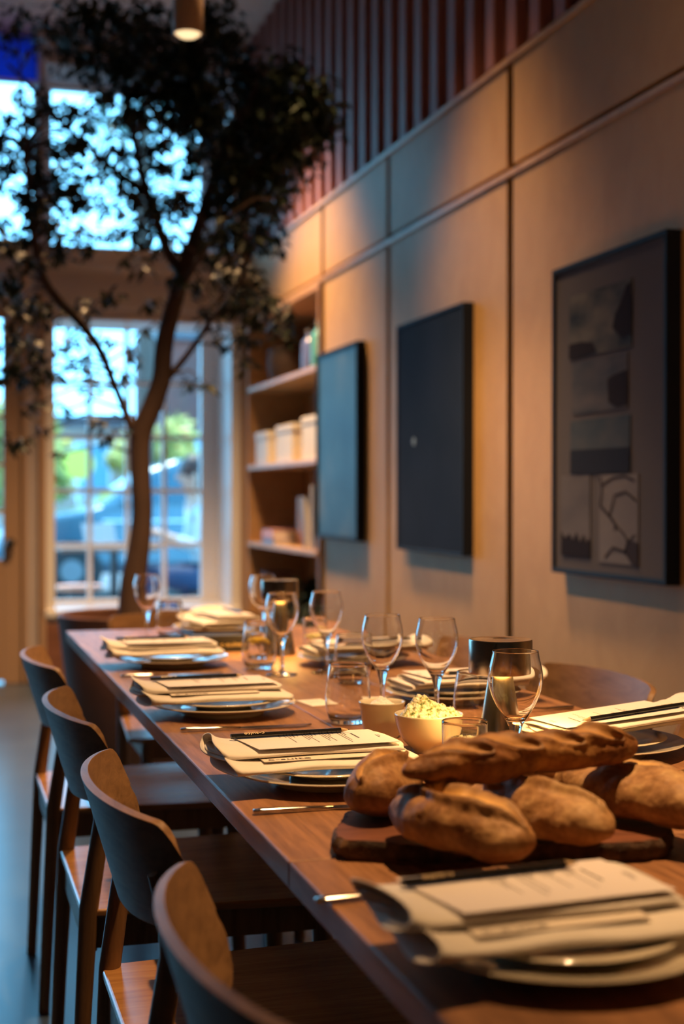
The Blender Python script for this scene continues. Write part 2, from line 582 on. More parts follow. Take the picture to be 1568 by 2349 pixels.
# the wall is cut back here: a niche needs the wall out of the way
mb.build('back_panel', M['ply_shelf'], bk)
MB().box(BX0 - .02, BX1, B0 - .028, B0 - .004, 0, RAIL1 - .006).build('side_panel', M['ply_shelf'], bk)
MB().box(BX0 - .02, BX1, B1 - .06, B1, 0, RAIL1 - .006).build('side_panel', M['ply_shelf'], bk)
for z in (1.817, 1.335, .862, .39, .06):
    MB().box(BX0 - .03, BX1 - .02, B0 - .004, B1 - .06, z - .026, z).build('shelf', M['ledge'], bk, bevel=.002)
MB().box(BX0 - .01, BX1 - .02, B0 - .004, B1 - .06, RAIL1 - .03, RAIL1 - .006).build('top_panel', M['ply_shelf'], bk)

def bk_thing(mb, name, m, label, cat, group=None, **kw):
    return tag(mb.build(name, m, **kw), label, cat, group)

PB = lambda n, c, r=.55: mat(n, c, r)
# three white boxes on the second shelf
for i, (ya, yb, h, lab) in enumerate(((8.30, 8.62, .20, 'white storage box on the shelf, nearest the window of the three'),
                                      (7.68, 8.06, .215, 'white storage box in the middle of the three on the shelf'),
                                      (7.10, 7.46, .235, 'white storage box on the shelf, nearest the plywood wall of the three'))):
    t = thing('storage_box', lab, 'box', (BX0 + .11, (ya + yb) / 2, 1.335), 0, 'white boxes on the bookcase shelf')
    w_ = (yb - ya) / 2
    MB().box(-.11, .11, -w_, w_, 0, h - .035).build('body', M['white'], t, bevel=.004)
    MB().box(-.115, .115, -w_ - .005, w_ + .005, h - .04, h).build('lid', M['white'], t, bevel=.004)
# books, third shelf
def book(label, c, dims, loc, rot=(0, 0, 0), group=None, pages=True, name='book'):
    t = thing(name, label, 'book', loc, 0, group)
    t.rotation_euler = rot
    dx, dy, dz = dims
    cm = PB('cover', c)
    MB().box(0, dx, -dy / 2, -dy / 2 + .003, 0, dz).box(0, dx, dy / 2 - .003, dy / 2, 0, dz).box(0, .003, -dy / 2, dy / 2, 0, dz).build('cover', cm, t)
    MB().box(.003, dx - .004, -dy / 2 + .003, dy / 2 - .003, .003, dz - .003).build('pages', M['paper'], t)
    return t
book('orange and cream book standing face out on the third shelf', (.72, .36, .14), (.03, .26, .28), (BX0 + .12, 7.92, .862))
book('slim dark book leaning to the left on the third shelf', (.10, .05, .06), (.17, .028, .27), (BX0 + .02, 7.50, .862), (math.radians(-9), 0, 0), 'books at the right end of the third shelf')
book('pale book leaning against the slim dark one', (.60, .55, .48), (.18, .035, .28), (BX0 + .01, 7.42, .862), (math.radians(-10), 0, 0), 'books at the right end of the third shelf')
book('brown book between the leaning pale one and the tall white one', (.22, .10, .06), (.17, .04, .27), (BX0 + .02, 7.34, .862), (0, 0, 0), 'books at the right end of the third shelf')
book('tall white book upright beside the bookcase side', (.70, .66, .62), (.19, .035, .34), (BX0 - .01, 7.22, .862), (0, 0, 0), 'books at the right end of the third shelf')
book('tall black book last on the third shelf', (.03, .03, .035), (.18, .06, .33), (BX0, 7.14, .862), (0, 0, 0), 'books at the right end of the third shelf')
tb = book('blue paperback lying flat at the left of the third shelf', (.12, .30, .62), (.20, .030, .30), (BX0 - .01, 8.25, .862), (0, 0, 0))
tb.rotation_euler = (math.radians(90), 0, 0); tb.location = (BX0 - .01, 8.40, .862 + .0155)
tb = book('pink paperback lying on top of the blue one', (.75, .38, .38), (.19, .055, .28), (BX0 - .01, 8.25, .9), (0, 0, 0))
tb.rotation_euler = (math.radians(90), 0, 0); tb.location = (BX0 - .01, 8.39, .862 + .0305 + .028)
# top shelf
def jar(label, c, r, h, loc, cat='bottle', name='bottle', group=None, n=24):
    t = thing(name, label, cat, loc, 0, group)
    MB().lathe([(0, 0), (r * .94, 0), (r, .01), (r, h * .66), (r * .8, h * .76), (r * .42, h * .82), (r * .4, h * .93), (0, h * .93)], n).build('body', mat('glazed_' + name, c, .2), t, smooth=True, auto=50)
    MB().lathe([(0, h * .93), (r * .46, h * .93), (r * .46, h), (0, h)], n).build('cap', PB('cap', (.25, .25, .3)), t, smooth=True, auto=50)
    return t
jar('violet and blue bottle, left of the bright pair on the top shelf', (.12, .18, .52), .045, .24, (BX0 + .07, 7.56, 1.817), group='bottles on the top shelf')
jar('wine red bottle between the blue ones on the top shelf', (.25, .05, .12), .035, .23, (BX0 + .10, 7.44, 1.817), group='bottles on the top shelf')
jar('teal bottle standing beside the bookcase side on the top shelf', (.10, .40, .48), .05, .26, (BX0 + .06, 7.30, 1.817), group='bottles on the top shelf')
jar('tall dark bottle behind the teal one on the top shelf', (.05, .10, .14), .04, .33, (BX0 + .15, 7.20, 1.817), group='bottles on the top shelf')
t = thing('lidded_basket', 'black lidded basket at the window end of the top shelf', 'basket', (BX0 + .16, 8.28, 1.817))
MB().lathe([(0, 0), (.12, 0), (.15, .05), (.16, .13), (.15, .19), (0, .19)], 32).build('body', mottled('woven_black', [(.3, (.02, .015, .015)), (.7, (.05, .03, .03))], 40, rough=.8, bump=.5), t, smooth=True, auto=40)
MB().lathe([(0, .245), (.03, .24), (.12, .22), (.155, .195), (.155, .19), (0, .19)], 32).build('lid', PB('black_lid', (.02, .015, .015)), t, smooth=True, auto=40)

# leafy plant on the low shelf
def leafblade(mb, p, d, L_, w, droop=.3, n=5, twist=0):
    d = d.normalized()
    side = d.cross(Vector((0, 0, 1)))
    if side.length < .1:
        side = Vector((1, 0, 0))
    side.normalize()
    if twist:
        side = Matrix.Rotation(twist, 3, d) @ side
    vs, fs = [], []
    for i in range(n + 1):
        t = i / n
        q = p + d * (L_ * t) + Vector((0, 0, -droop * L_ * t * t))
        ww = w * math.sin(PI * min(.97, t * .93 + .04)) ** .8
        vs += [q - side * ww / 2, q + Vector((0, 0, -.12 * ww)), q + side * ww / 2]
    for i in range(n):
        a = i * 3
        fs += [(a, a + 1, a + 4, a + 3), (a + 1, a + 2, a + 5, a + 4)]
    mb.add(vs, fs)
t = thing('potted_fern', 'dark bushy fern in a pot on the low shelf of the bookcase', 'plant', (BX0 + .10, 7.55, .39))
MB().lathe([(0, 0), (.075, 0), (.10, .14), (.092, .14), (.088, .125), (0, .125)], 32).build('pot', PB('black_pot', (.03, .028, .03)), t, smooth=True, auto=40)
mb = MB()
for i in range(260):
    a = random.uniform(0, 2 * PI)
    e = random.uniform(-.1, 1.3)
    d = Vector((math.cos(a) * math.cos(e), math.sin(a) * math.cos(e) * 1.5, math.sin(e)))
    if d.x > .3:
        d.x *= .3
    L_ = random.uniform(.12, .26)
    mid = Vector((random.uniform(-.04, .04), random.uniform(-.06, .06), .13)) + d * random.uniform(0, .10)
    leafblade(mb, mid, d, L_, random.uniform(.018, .035), .5)
mb.build('foliage', M['leaf'], t, fix=False)
book('dark blue book at the window end of the low shelf', (.04, .06, .14), (.18, .05, .30), (BX0, 8.42, .39), group='books on the low shelf')
book('cream book on the low shelf beside the dark blue one', (.62, .50, .38), (.18, .03, .27), (BX0, 8.35, .39), group='books on the low shelf')
book('brown book on the low shelf, third from the window', (.18, .08, .05), (.18, .05, .29), (BX0, 8.29, .39), group='books on the low shelf')

# ------------------------------------------------------------------ framed pictures on the plywood wall
def frame(name, label, y0, y1, z0, z1, fm, bw=.018, depth=.045):
    t = thing(name, label, 'picture', (W, (y0 + y1) / 2, z0))
    hw, h = (y1 - y0) / 2, z1 - z0
    mb = MB()
    mb.box(-depth, 0, -hw, hw, 0, bw).box(-depth, 0, -hw, hw, h - bw, h).box(-depth, 0, -hw, -hw + bw, bw, h - bw).box(-depth, 0, hw - bw, hw, bw, h - bw)
    mb.build('frame', fm, t, bevel=.002)
    return t, hw - bw, h, bw, -depth + .008
# 1: photograph behind reflecting glass
t, hw, h, bw, px = frame('framed_picture', 'black framed glazed photograph with blurred teal tones, nearest the bookcase', 6.27, 7.00, .935, 1.86, M['frame_black'])
m1 = mottled('teal_photograph', [(.25, (.010, .022, .038)), (.5, (.025, .055, .07)), (.72, (.11, .12, .10))], 2.6, 2, rough=.5, spec=.2, **{'Coat Weight': .08, 'Coat Roughness': .25})
MB().box(px, 0, -hw, hw, bw, h - bw).build('photograph', m1, t)
# 2: navy print with a small pale mark
t, hw, h, bw, px = frame('framed_picture', 'plain navy blue framed print with one tiny pale mark, middle of the three', 4.90, 5.68, .922, 1.856, M['frame_navy'], bw=.012)
MB().box(px - .004, 0, -hw, hw, bw, h - bw).build('print', M['canvas_navy'], t)
mb = MB()
for k in range(9):
    a = 2 * PI * k / 9
    mb.box(px - .006, px - .0035, .17 + .013 * math.cos(a), .176 + .013 * math.cos(a), .44 + .013 * math.sin(a), .446 + .013 * math.sin(a))
mb.box(px - .006, px - .0035, .168, .18, .438, .450)
mb.build('mark', M['pale'], t)
# 3: grey mount with five photographs
t, hw, h, bw, px = frame('framed_picture', 'navy framed grey mount holding five small landscape photographs, nearest the camera', 3.385, 4.115, .905, 1.850, M['frame_navy'], bw=.016)
MB().box(px, 0, -hw, hw, bw, h - bw).build('mount', M['mat_grey'], t)
def photo(y1, y0, z0, z1, m, extra=None):
    o = MB().box(px - .003, px, y0, y1, z0, z1).build('photograph', m, t)
    if extra:
        for mm, polys in extra:
            mb = MB()
            for pl in polys:
                vs = [(px - .0045, a, b) for a, b in pl]
                mb.add(vs, [tuple(range(len(vs)))])
            mb.build('dark_print', mm, o)
    return o
sky = lambda n, a, b, s=6: mottled(n, [(.35, a), (.65, b)], s, 4, rough=.85, spec=.06, stretch=(1, 1, 2.2))
rock = mat('photo_rock', (.022, .020, .030), .9, spec=.05)
trunkm = mat('photo_tree', (.04, .036, .05), .9, spec=.05)
# y grows away from the camera: the photo's left side is at large y
photo(.245, -.16, .655, .845, sky('photo_cloud', (.028, .040, .062), (.13, .13, .135), 5),
      [(rock, [[(-.16, .69), (-.10, .685), (-.045, .72), (-.06, .755), (-.10, .79), (-.13, .83), (-.16, .835)]]), (rock, [[(.245, .655), (.06, .66), (.08, .69), (.16, .70), (.245, .70)]])])
photo(.225, -.135, .485, .640, sky('photo_surf', (.04, .055, .085), (.10, .10, .125), 5),
      [(rock, [[(-.135, .495), (-.07, .49), (-.02, .51), (-.015, .575), (-.06, .585), (-.135, .592)]])])
photo(.235, -.150, .305, .465, sky('photo_sea', (.022, .05, .085), (.075, .09, .12), 4),
      [(mat('photo_deep', (.022, .028, .05), .9, spec=.05), [[(.235, .305), (-.150, .305), (-.150, .375), (.235, .378)]])])
photo(.300, .100, .055, .300, sky('photo_mist', (.10, .10, .125), (.15, .145, .17), 3),
      [(rock, [[(.300, .055), (.100, .055), (.100, .115), (.12, .10), (.14, .125), (.165, .10), (.19, .13), (.215, .105), (.24, .125), (.27, .11), (.300, .13)]])])
def branch(pts, w):
    out = []
    for (a, b), (c, d) in zip(pts[:-1], pts[1:]):
        l = math.hypot(c - a, d - b)
        nx_, ny_ = -(d - b) / l * w / 2, (c - a) / l * w / 2
        out.append([(a + nx_, b + ny_), (c + nx_, d + ny_), (c - nx_, d - ny_), (a - nx_, b - ny_)])
    return out
photo(.040, -.200, .045, .300, sky('photo_white', (.15, .145, .17), (.18, .175, .20), 3),
      [(trunkm, branch([(.03, .295), (.02, .25), (.03, .21), (-.03, .18), (-.07, .155), (-.06, .14)], .010) + branch([(.02, .27), (-.05, .29), (-.12, .295), (-.18, .28)], .007)
        + branch([(-.03, .18), (-.06, .24), (-.13, .25), (-.19, .225)], .007) + branch([(-.07, .155), (-.12, .13), (-.14, .11), (-.185, .13)], .006)
        + branch([(-.14, .11), (-.13, .08), (-.05, .09), (0, .06)], .008)
        + [[(-.14, .115), (-.20, .11), (-.20, .045), (-.17, .045), (-.12, .08)]])])
# ------------------------------------------------------------------ hanging lamps over the table
for (x, y, z) in ((.80, 4.66, 2.665), (.80, 2.9, 2.69), (.80, 1.1, 2.69)):
    lab = 'slim white cylinder pendant lamp with a glowing underside' if y > 4 else 'cylinder pendant lamp over the table above the frame'
    if y < 4:
        continue
    t = thing('pendant_lamp', 'slim pale cylinder pendant with a glowing underside, hanging beside the tree', 'lamp', (x, y, z))
    MB().lathe([(.041, .004), (.036, .30), (0, .31)], 32).lathe([(.041, .004), (.044, 0), (.048, 0), (.050, .004), (.050, .30), (.045, .31), (0, .315)], 40).build('lamp_shade', M['pendant'], t, smooth=True, auto=40)
    MB().lathe([(0, -.012), (.029, -.009), (.042, .002), (.042, .01), (0, .01)], 32).build('diffuser', M['pendglow'], t, smooth=True)
    MB().tube([(0, 0, .31), (0, 0, CH - z)], .003, 8).build('cord', M['black'], t)
    light('bulb', 'SPOT', (0, 0, -.03), 120, WARM, (0, 0, 0), t, spot_size=math.radians(110), spot_blend=.6, shadow_soft_size=.03)
# ------------------------------------------------------------------ the long table (two tables end to end)
TZ = .745
TX0, TX1 = .365, 1.162

def table(label, y0, y1, legs, group):
    t = thing('dining_table', label, 'table', ((TX0 + TX1) / 2, (y0 + y1) / 2, 0), 0, group)
    hx, hy = (TX1 - TX0) / 2, (y1 - y0) / 2
    planks = [-hx, -.1115, .125, hx]
    mb = MB()
    for a, b in zip(planks[:-1], planks[1:]):
        mb.box(a + .0007, b - .0007, -hy, hy, TZ - .030, TZ)
    mb.box(-hx + .004, hx - .004, -hy + .004, hy - .004, TZ - .029, TZ - .004)
    mb.build('tabletop', M['table'], t, bevel=.0025)
    for ly in legs:
        l = ly - (y0 + y1) / 2
        mbb = MB()
        out = [(-hx + .03, TZ - .030), (-hx + .034, TZ - .06), (-hx + .07, TZ - .095), (hx - .07, TZ - .095), (hx - .034, TZ - .06), (hx - .03, TZ - .030)]
        vs = [(x, l - .035, z) for x, z in out] + [(x, l + .035, z) for x, z in out]
        n = len(out)
        mbb.add(vs, [tuple(range(n)), tuple(range(n, 2 * n))[::-1]] + [(i, (i + 1) % n, n + (i + 1) % n, n + i) for i in range(n)])
        mbb.build('crossbeam', M['trestle'], t, bevel=.006)
        for s in (-1, 1):
            MB().tube([(s * .04, l, TZ - .09), (s * .085, l, 0)], [.030, .022], 20).build('leg', M['trestle'], t, smooth=True, auto=50)
    MB().box(-.03, .03, -hy + .25, hy - .25, TZ - .09, TZ - .031).build('stretcher', M['trestle'], t)
    return t
table('long oak dining table running from the cross joint to the window end', 1.4955, 4.255, (2.02, 3.66), 'oak dining tables')
table('oak dining table nearest the camera, before the cross joint', -.9, 1.494, (-.4, .98), 'oak dining tables')

# ------------------------------------------------------------------ chairs
def make_chair():
    t = thing('dining_chair', '', 'chair', (0, 0, 0), 0, 'curved back oak chairs round the long table')
    # curved backrest; chair faces +x, back sheet bulges to -x
    def back(u, v):
        s = (u - .5) * 2                               # -1..1 across
        a = s * math.radians(62)
        R_ = .325
        yy = R_ * math.sin(a)
        yy = yy / (R_ * math.sin(math.radians(62))) * .270
        xx = -.272 + .070 * (1 - math.cos(a)) / (1 - math.cos(math.radians(62)))
        top = .770 - .006 * s * s
        bot = .612 + .030 * s * s
        e = abs(s)
        c = max(0, (e - .86) / .14)                    # rounded corners
        c2 = 1 - math.sqrt(max(0, 1 - c * c))
        top -= .055 * c2
        bot += .040 * c2
        z = bot + (top - bot) * v
        k = (.770 - z) / .16
        xx += .048 * k
        yy *= 1 - .11 * k
        return Vector((xx, yy, z))
    th = .011
    nu, nv = 57, 9
    fr_, bk_ = [], []
    for i in range(nu):
        for j in range(nv):
            u, v = i / (nu - 1), j / (nv - 1)
            p = back(u, v)
            du = back(min(1, u + .01), v) - back(max(0, u - .01), v)
            dv = Vector((-.3, 0, 1))
            n = du.cross(dv).normalized()
            fr_.append(p + n * th / 2)
            bk_.append(p - n * th / 2)
    fs = []
    for i in range(nu - 1):
        for j in range(nv - 1):
            a = i * nv + j
            fs.append((a, a + nv, a + nv + 1, a + 1))
            fs.append(tuple(k + nu * nv for k in (a, a + 1, a + nv + 1, a + nv)))
    O = nu * nv
    for i in range(nu - 1):
        for j in (0, nv - 1):
            a, b = i * nv + j, (i + 1) * nv + j
            fs.append((a, b, b + O, a + O))
    for j in range(nv - 1):
        for i in (0, nu - 1):
            a, b = i * nv + j, i * nv + j + 1
            fs.append((a, b, b + O, a + O))
    MB().add(fr_ + bk_, fs).build('backrest', M['chair_back'], t, smooth=True, auto=50, bevel=.003)
    # seat: slightly dished board with rounded corners
    out = []
    def rc(cx, cy, r, a0):
        for k in range(7):
            a = a0 + PI / 2 * k / 6
            out.append((cx + r * math.cos(a), cy + r * math.sin(a)))
    rc(.205, .215, .04, 0); rc(-.20, .195, .03, PI / 2); rc(-.20, -.195, .03, PI); rc(.205, -.215, .04, -PI / 2)
    MB().prism(out, .438, .452).build('seat', M['chair_seat'], t, bevel=.004, seg=3)
    mb = MB()
    mb.box(-.205, .20, -.208, -.188, .382, .4375).box(-.205, .20, .188, .208, .382, .4375).box(-.222, -.202, -.20, .20, .375, .4375).box(.185, .205, -.19, .19, .382, .4375)
    mb.build('seat_frame', M['chair'], t, bevel=.002)
    for s in (-1, 1):
        # rear post: from floor past the seat to the outside of the backrest
        pts = [(-.240, s * .212, 0), (-.230, s * .214, .22), (-.218, s * .214, .45), (-.196, s * .222, .60), (-.200, s * .226, .65), (-.219, s * .228, .700)]
        MB().tube(pts, [.015, .017, .020, .018, .016, .008], 14, flat=(1.0, .8)).build('leg', M['chair'], t, smooth=True, auto=60)
        MB().tube([(.205, s * .205, 0), (.19, s * .195, .4375)], [.015, .019], 14).build('leg', M['chair'], t, smooth=True, auto=60)
    return t
ch = make_chair()
ch.location = (.46, 1.20, 0)
ch['label'] = 'oak chair nearest the camera, its curved back cut by the bottom edge'
LCH = 'oak chair on the left side, '
dup(ch, 'second oak chair from the camera on the left, whole curved back in view', (.46, 1.88, 0))
dup(ch, 'oak chair third from the camera on the left side of the table', (.46, 2.61, 0))
dup(ch, 'oak chair farthest from the camera on the left side of the table', (.465, 3.41, 0))
dup(ch, 'oak chair at the right edge, only a top corner of its back showing', (1.105, 2.055, 0), PI)
dup(ch, 'oak chair on the wall side behind the nickel lamp, curved back in view', (1.110, 2.715, 0), PI)
dup(ch, 'oak chair on the wall side seen faintly behind the wine glasses', (1.105, 3.36, 0), PI)
dup(ch, 'oak chair at the far head of the table in front of the brown planter', (.78, 4.29, 0), -PI / 2)

# ------------------------------------------------------------------ place settings
NAP = {}
def napkin_mesh(seed):
    """folded linen: a low soft tube with a taller flattened one lying on it, open at the left end"""
    rnd = random.Random(seed)
    out = MB()
    ph = [rnd.uniform(0, 6) for _ in range(8)]
    def loop(y0, y1, z0, z1, x0, x1, puff, wav, th=.0022, skew=0, sag=0):
        nS, nX = 36, 30
        yc, hy, zc, hz = (y0 + y1) / 2, (y1 - y0) / 2, (z0 + z1) / 2, (z1 - z0) / 2
        outer, inner = [], []
        for i in range(nX):
            t = i / (nX - 1)
            x = x0 + (x1 - x0) * t
            op = math.exp(-t * 15) * puff
            for sgn, st in ((0, outer), (th, inner)):
                for k in range(nS):
                    a = 2 * PI * k / nS
                    ca, sa = math.cos(a), math.sin(a)
                    ex = .34
                    cy_ = math.copysign(abs(ca) ** (.55 + .45 * math.exp(-t * 6)), ca)
                    sz_ = math.copysign(abs(sa) ** .75, sa)
                    hh = hz + op - sgn
                    yy = yc + cy_ * (hy - sgn) + skew * t
                    zz = zc + op * .8 + sz_ * hh
                    w = wav * (math.sin(x * 31 + ph[0]) * .6 + math.sin(x * 57 + ph[1]) * .3)
                    zz += w * (.5 if sa > 0 else .15) * (1 if cy_ < 0 else .4)
                    yy += .0030 * math.sin(x * 24 + ph[2] + 2 * ca) + (.004 * math.sin(a * 3 + ph[3]) * math.exp(-t * 6))
                    xx = x + .006 * math.sin(a * 2 + ph[4]) * math.exp(-t * 6) + .003 * math.sin(a * 3 + ph[5]) * math.exp((t - 1) * 8)
                    zz -= sag * max(0, (abs(x + .01) - .11)) * 1.0
                    st.append((xx, yy, zz))
        fs = []
        O = nS * nX
        for i in range(nX - 1):
            for k in range(nS):
                k2 = (k + 1) % nS
                a, b, c, d = i * nS + k, i * nS + k2, (i + 1) * nS + k2, (i + 1) * nS + k
                fs.append((a, b, c, d))
                fs.append((O + a, O + d, O + c, O + b))
        for i in (0, nX - 1):
            for k in range(nS):
                k2 = (k + 1) % nS
                a, b = i * nS + k, i * nS + k2
                fs.append((a, b, O + b, O + a))
        out.add(outer + inner, fs)
    loop(-.080, .060, .0285, .0415, -.150, .112, .0075, .0035, sag=.10)
    loop(-.040, .090, .0425, .0530, -.158, .102, .0095, .0012, skew=.004, sag=.06)
    # a second, inner fold visible at the open end
    loop(-.026, .078, .0450, .0505, -.153, .090, .0045, .0008, sag=.06)
    return out

def line_block(mb, x, y_start, n_words, rnd, w=.0011, z=0, lmin=.002, lmax=.007):
    """one line of small print running toward -y: word-like dashes"""
    y = y_start
    for _ in range(n_words):
        l = rnd.uniform(lmin, lmax)
        mb.add([(x - w / 2, y, z), (x + w / 2, y, z), (x + w / 2, y - l, z), (x - w / 2, y - l, z)], [(0, 1, 2, 3)])
        y -= l + .0012

def make_plate_set(label_p, label_s, loc, rz, gp='large cream dinner plates', gs='small cream plates stacked on the dinner plates'):
    p = MB().lathe([(0, .0075), (.075, .0075), (.088, .0085), (.108, .014), (.1315, .0195), (.1335, .0208), (.1325, .0222), (.128, .0215), (.106, .0172),
                    (.088, .0125), (.075, .0112), (0, .0112)], 96).lathe([(.070, .008), (.070, 0), (.0745, 0), (.078, .008)], 96)
    p = tag(p.build('dinner_plate', M['china'], smooth=True, auto=60), label_p, 'plate', gp, loc=loc, rz=rz)
    s = MB().lathe([(0, .0155), (.050, .0155), (.062, .017), (.082, .0215), (.1035, .0262), (.1050, .0274), (.1040, .0285), (.080, .0245), (.060, .0200), (.050, .0188), (0, .0188)], 96) \
        .lathe([(.046, .016), (.046, .0114), (.050, .0114), (.053, .016)], 72)
    s = tag(s.build('side_plate', M['china'], smooth=True, auto=60), label_s, 'plate', gs, loc=loc, rz=rz)
    return p, s

def make_menu(label, loc, rz, seed, text=True):
    t = thing('menu_card', label, 'menu', loc, rz, 'menu cards on the folded napkins')
    z = .0562
    c = [(-.120, .081), (-.106, -.037), (.096, -.033), (.086, .079)]
    th = .0005
    MB().add([(x, y, z) for x, y in c] + [(x, y, z + th) for x, y in c],
             [(0, 1, 2, 3), (7, 6, 5, 4), (0, 4, 5, 1), (1, 5, 6, 2), (2, 6, 7, 3), (3, 7, 4, 0)]).build('sheet', M['paper'], t)
    rnd = random.Random(seed)
    mb = MB()
    zz = z + th + .0003
    def L_(x, y, n, w=.0011, **k):
        line_block(mb, x, y, n, rnd, w, zz, **k)
    L_(.080, .030, 4, .0014)                       # foot
    L_(.0835, .030, 3, .0010)
    L_(.050, .052, 3, .0024, lmin=.010, lmax=.014)  # heading
    x = .040
    for blk in range(4):
        L_(x, .058, 2, .0017, lmin=.006, lmax=.009)
        x -= .0042
        for k in range(rnd.choice((2, 3, 3))):
            L_(x, .060, rnd.choice((3, 4, 8, 11, 12)))
            x -= .0042
        x -= .0036
        L_(x, .058, 2)
        x -= .0060
    mb.build('text_print', M['ink'], t, fix=False)
    return t

def make_envelope(label, loc, rz):
    t = thing('envelope', label, 'envelope', loc, rz, 'cream envelopes tucked under the menus')
    z = .0440
    MB().box(-.105, .055, -.060, -.030, z - .0008, z).build('paper', M['card'], t)
    text_mesh('lettering', 'c-suite', .015, M['ink'], t, (-.068, -.0495, z + .0003), sx=1.5)
    return t

def make_pencil(label, loc, rz):
    t = thing('pencil', label, 'pencil', loc, rz, 'black pencils lying on the menus')
    z = .0608
    a, b = Vector((-.125, .052, z)), Vector((.052, .060, z))
    d = (b - a).normalized()
    MB().tube([a, b - d * .014], .0037, 6).build('barrel', M['black'], t)
    MB().tube([b - d * .014, b - d * .003], [.0036, .0009], 8).build('sharpened_wood', M['tip'], t, smooth=True)
    MB().tube([b - d * .0032, b], [.0009, .0002], 6).build('lead', M['black'], t)
    text_mesh('lettering', 'c-suite', .0075, M['gold_ink'], t, a + d * .034 + Vector((0, -.0022, .0030)), (math.radians(-35), 0, PI + math.atan2(d.y, d.x)), sx=1.5)
    return t

NM = {}
def setting(where, loc, rz, seed, env=True, pencil=True, tilt=0):
    """where: phrase that singles the place out"""
    x, y = loc
    L3 = (x, y, TZ)
    make_plate_set('large cream dinner plate ' + where, 'small cream plate stacked on the dinner plate ' + where, L3, rz)
    n = napkin_mesh(seed).build('napkin', M['linen'], smooth=True)
    tag(n, 'folded cream linen napkin ' + where, 'napkin', 'folded napkins on the plates', loc=L3, rz=rz)
    on_top = [n, make_menu('printed white menu card ' + where, L3, rz, seed)]
    if env:
        on_top.append(make_envelope('cream envelope under the menu ' + where, L3, rz))
    if pencil:
        on_top.append(make_pencil('black pencil on the menu ' + where, L3, rz))
    for o in on_top:                      # a napkin may sit propped up at its open end
        o.rotation_euler[1] = tilt
        o.location[2] += abs(tilt) * .07

def make_knife():
    t = thing('table_knife', '', 'knife', (0, 0, 0), 0, 'table knives beside the plates')
    MB().tube([(-.115, 0, .0045), (-.105, 0, .005), (-.05, 0, .0045), (-.012, 0, .0035)], [.0042, .0052, .0042, .0032], 12, flat=(1, .62)).build('handle', M['steel'], t, smooth=True)
    mb = MB()
    prof = [(-.014, -.004, .004), (.0, -.008, .004), (.06, -.0095, .004), (.095, -.008, .005), (.112, .001, .006), (.113, .004, .006)]
    vs = []
    for x, ya, yb in prof:
        vs += [(x, ya, .0022), (x, ya, .0028), (x, yb, .0045), (x, yb, .0022)]
    fs = []
    for i in range(len(prof) - 1):
        a = i * 4
        for k in range(4):
            fs.append((a + k, a + (k + 1) % 4, a + 4 + (k + 1) % 4, a + 4 + k))
    fs += [(0, 1, 2, 3), tuple(len(vs) - 4 + k for k in range(4))]
    mb.add(vs, fs).build('blade', M['steel'], t)
    return t

def make_fork():
    t = thing('dinner_fork', '', 'fork', (0, 0, 0), 0, 'dinner forks beside the plates')
    MB().tube([(-.100, 0, .0035), (-.09, 0, .004), (-.04, 0, .0045), (.015, 0, .010), (.035, 0, .012)], [.0055, .0068, .0042, .0030, .0035], 12, flat=(1, .5)).build('handle', M['steel'], t, smooth=True)
    mb = MB()
    xs = [.033, .045, .055]
    def zf(x):
        return .012 - (x - .033) * .16 + 2.2 * max(0, x - .075) ** 2 * 10
    mb.grid(lambda u, v: (.033 + .024 * u, (v - .5) * (.008 + .017 * min(1, u * 1.6)), zf(.033 + .024 * u) + .004 * (2 * (v - .5)) ** 2), 6, 7)
    for k in range(4):
        y = (-1.5 + k) * .0066
        mb.grid(lambda u, v: (.056 + .045 * u, y + (v - .5) * .0036 * (1 - .5 * u), zf(.056 + .045 * u) + .001), 6, 2)
    mb.build('tines', M['steel'], t, solid=.0016, fix=False)
    return t

setting('nearest the camera at the bottom right', (.515, 1.125), math.radians(4), 11)
setting('left of the bread, in sharp focus', (.520, 1.900), math.radians(1.5), 12)
setting('third from the camera, left side', (.503, 2.560), math.radians(1), 13)
setting('farthest along the left side', (.530, 3.320), math.radians(-2), 14)
setting('at the right edge beyond the bread', (.980, 2.000), PI + math.radians(1), 15, tilt=math.radians(5))
setting('behind the near lamp, right side', (.967, 2.600), PI + math.radians(3), 16)
setting('farthest along the right side', (.948, 3.230), PI + math.radians(2), 17)
setting('at the far head of the table', (.790, 4.085), -PI / 2 + math.radians(6), 18, env=False)

kn = make_knife()
kn.location = (.508, 2.368, TZ); kn.rotation_euler[2] = math.radians(-.5)
kn['label'] = 'steel table knife lying between the second and third left place settings'
dup(kn, 'steel table knife between the second left plate and the bread board', (.492, 1.728, TZ), math.radians(1))
dup(kn, 'steel table knife near the farthest left plate', (.500, 3.115, TZ), math.radians(-1))
dup(kn, 'dark steel table knife beside the plate behind the nickel lamp', (1.010, 2.80, TZ), PI)
fk = make_fork()
fk.location = (.452, 1.335, TZ)
fk.rotation_euler[2] = math.radians(3)
fk['label'] = 'steel fork whose handle shows left of the nearest napkin'
dup(fk, 'steel fork with tines showing behind the right-hand loaf', (1.075, 1.785, TZ), PI + math.radians(-4))
dup(fk, 'dark steel fork on the right, its handle end past the near wine glass', (1.040, 2.415, TZ), PI - math.radians(-8))

# ------------------------------------------------------------------ glassware
def glass_obj(name, prof_out, prof_in, label, cat, group, loc, n=64):
    mb = MB()
    mb.lathe(prof_out + prof_in, n)
    return tag(mb.build(name, M['glass'], smooth=True, auto=80), label, cat, group, loc=loc)

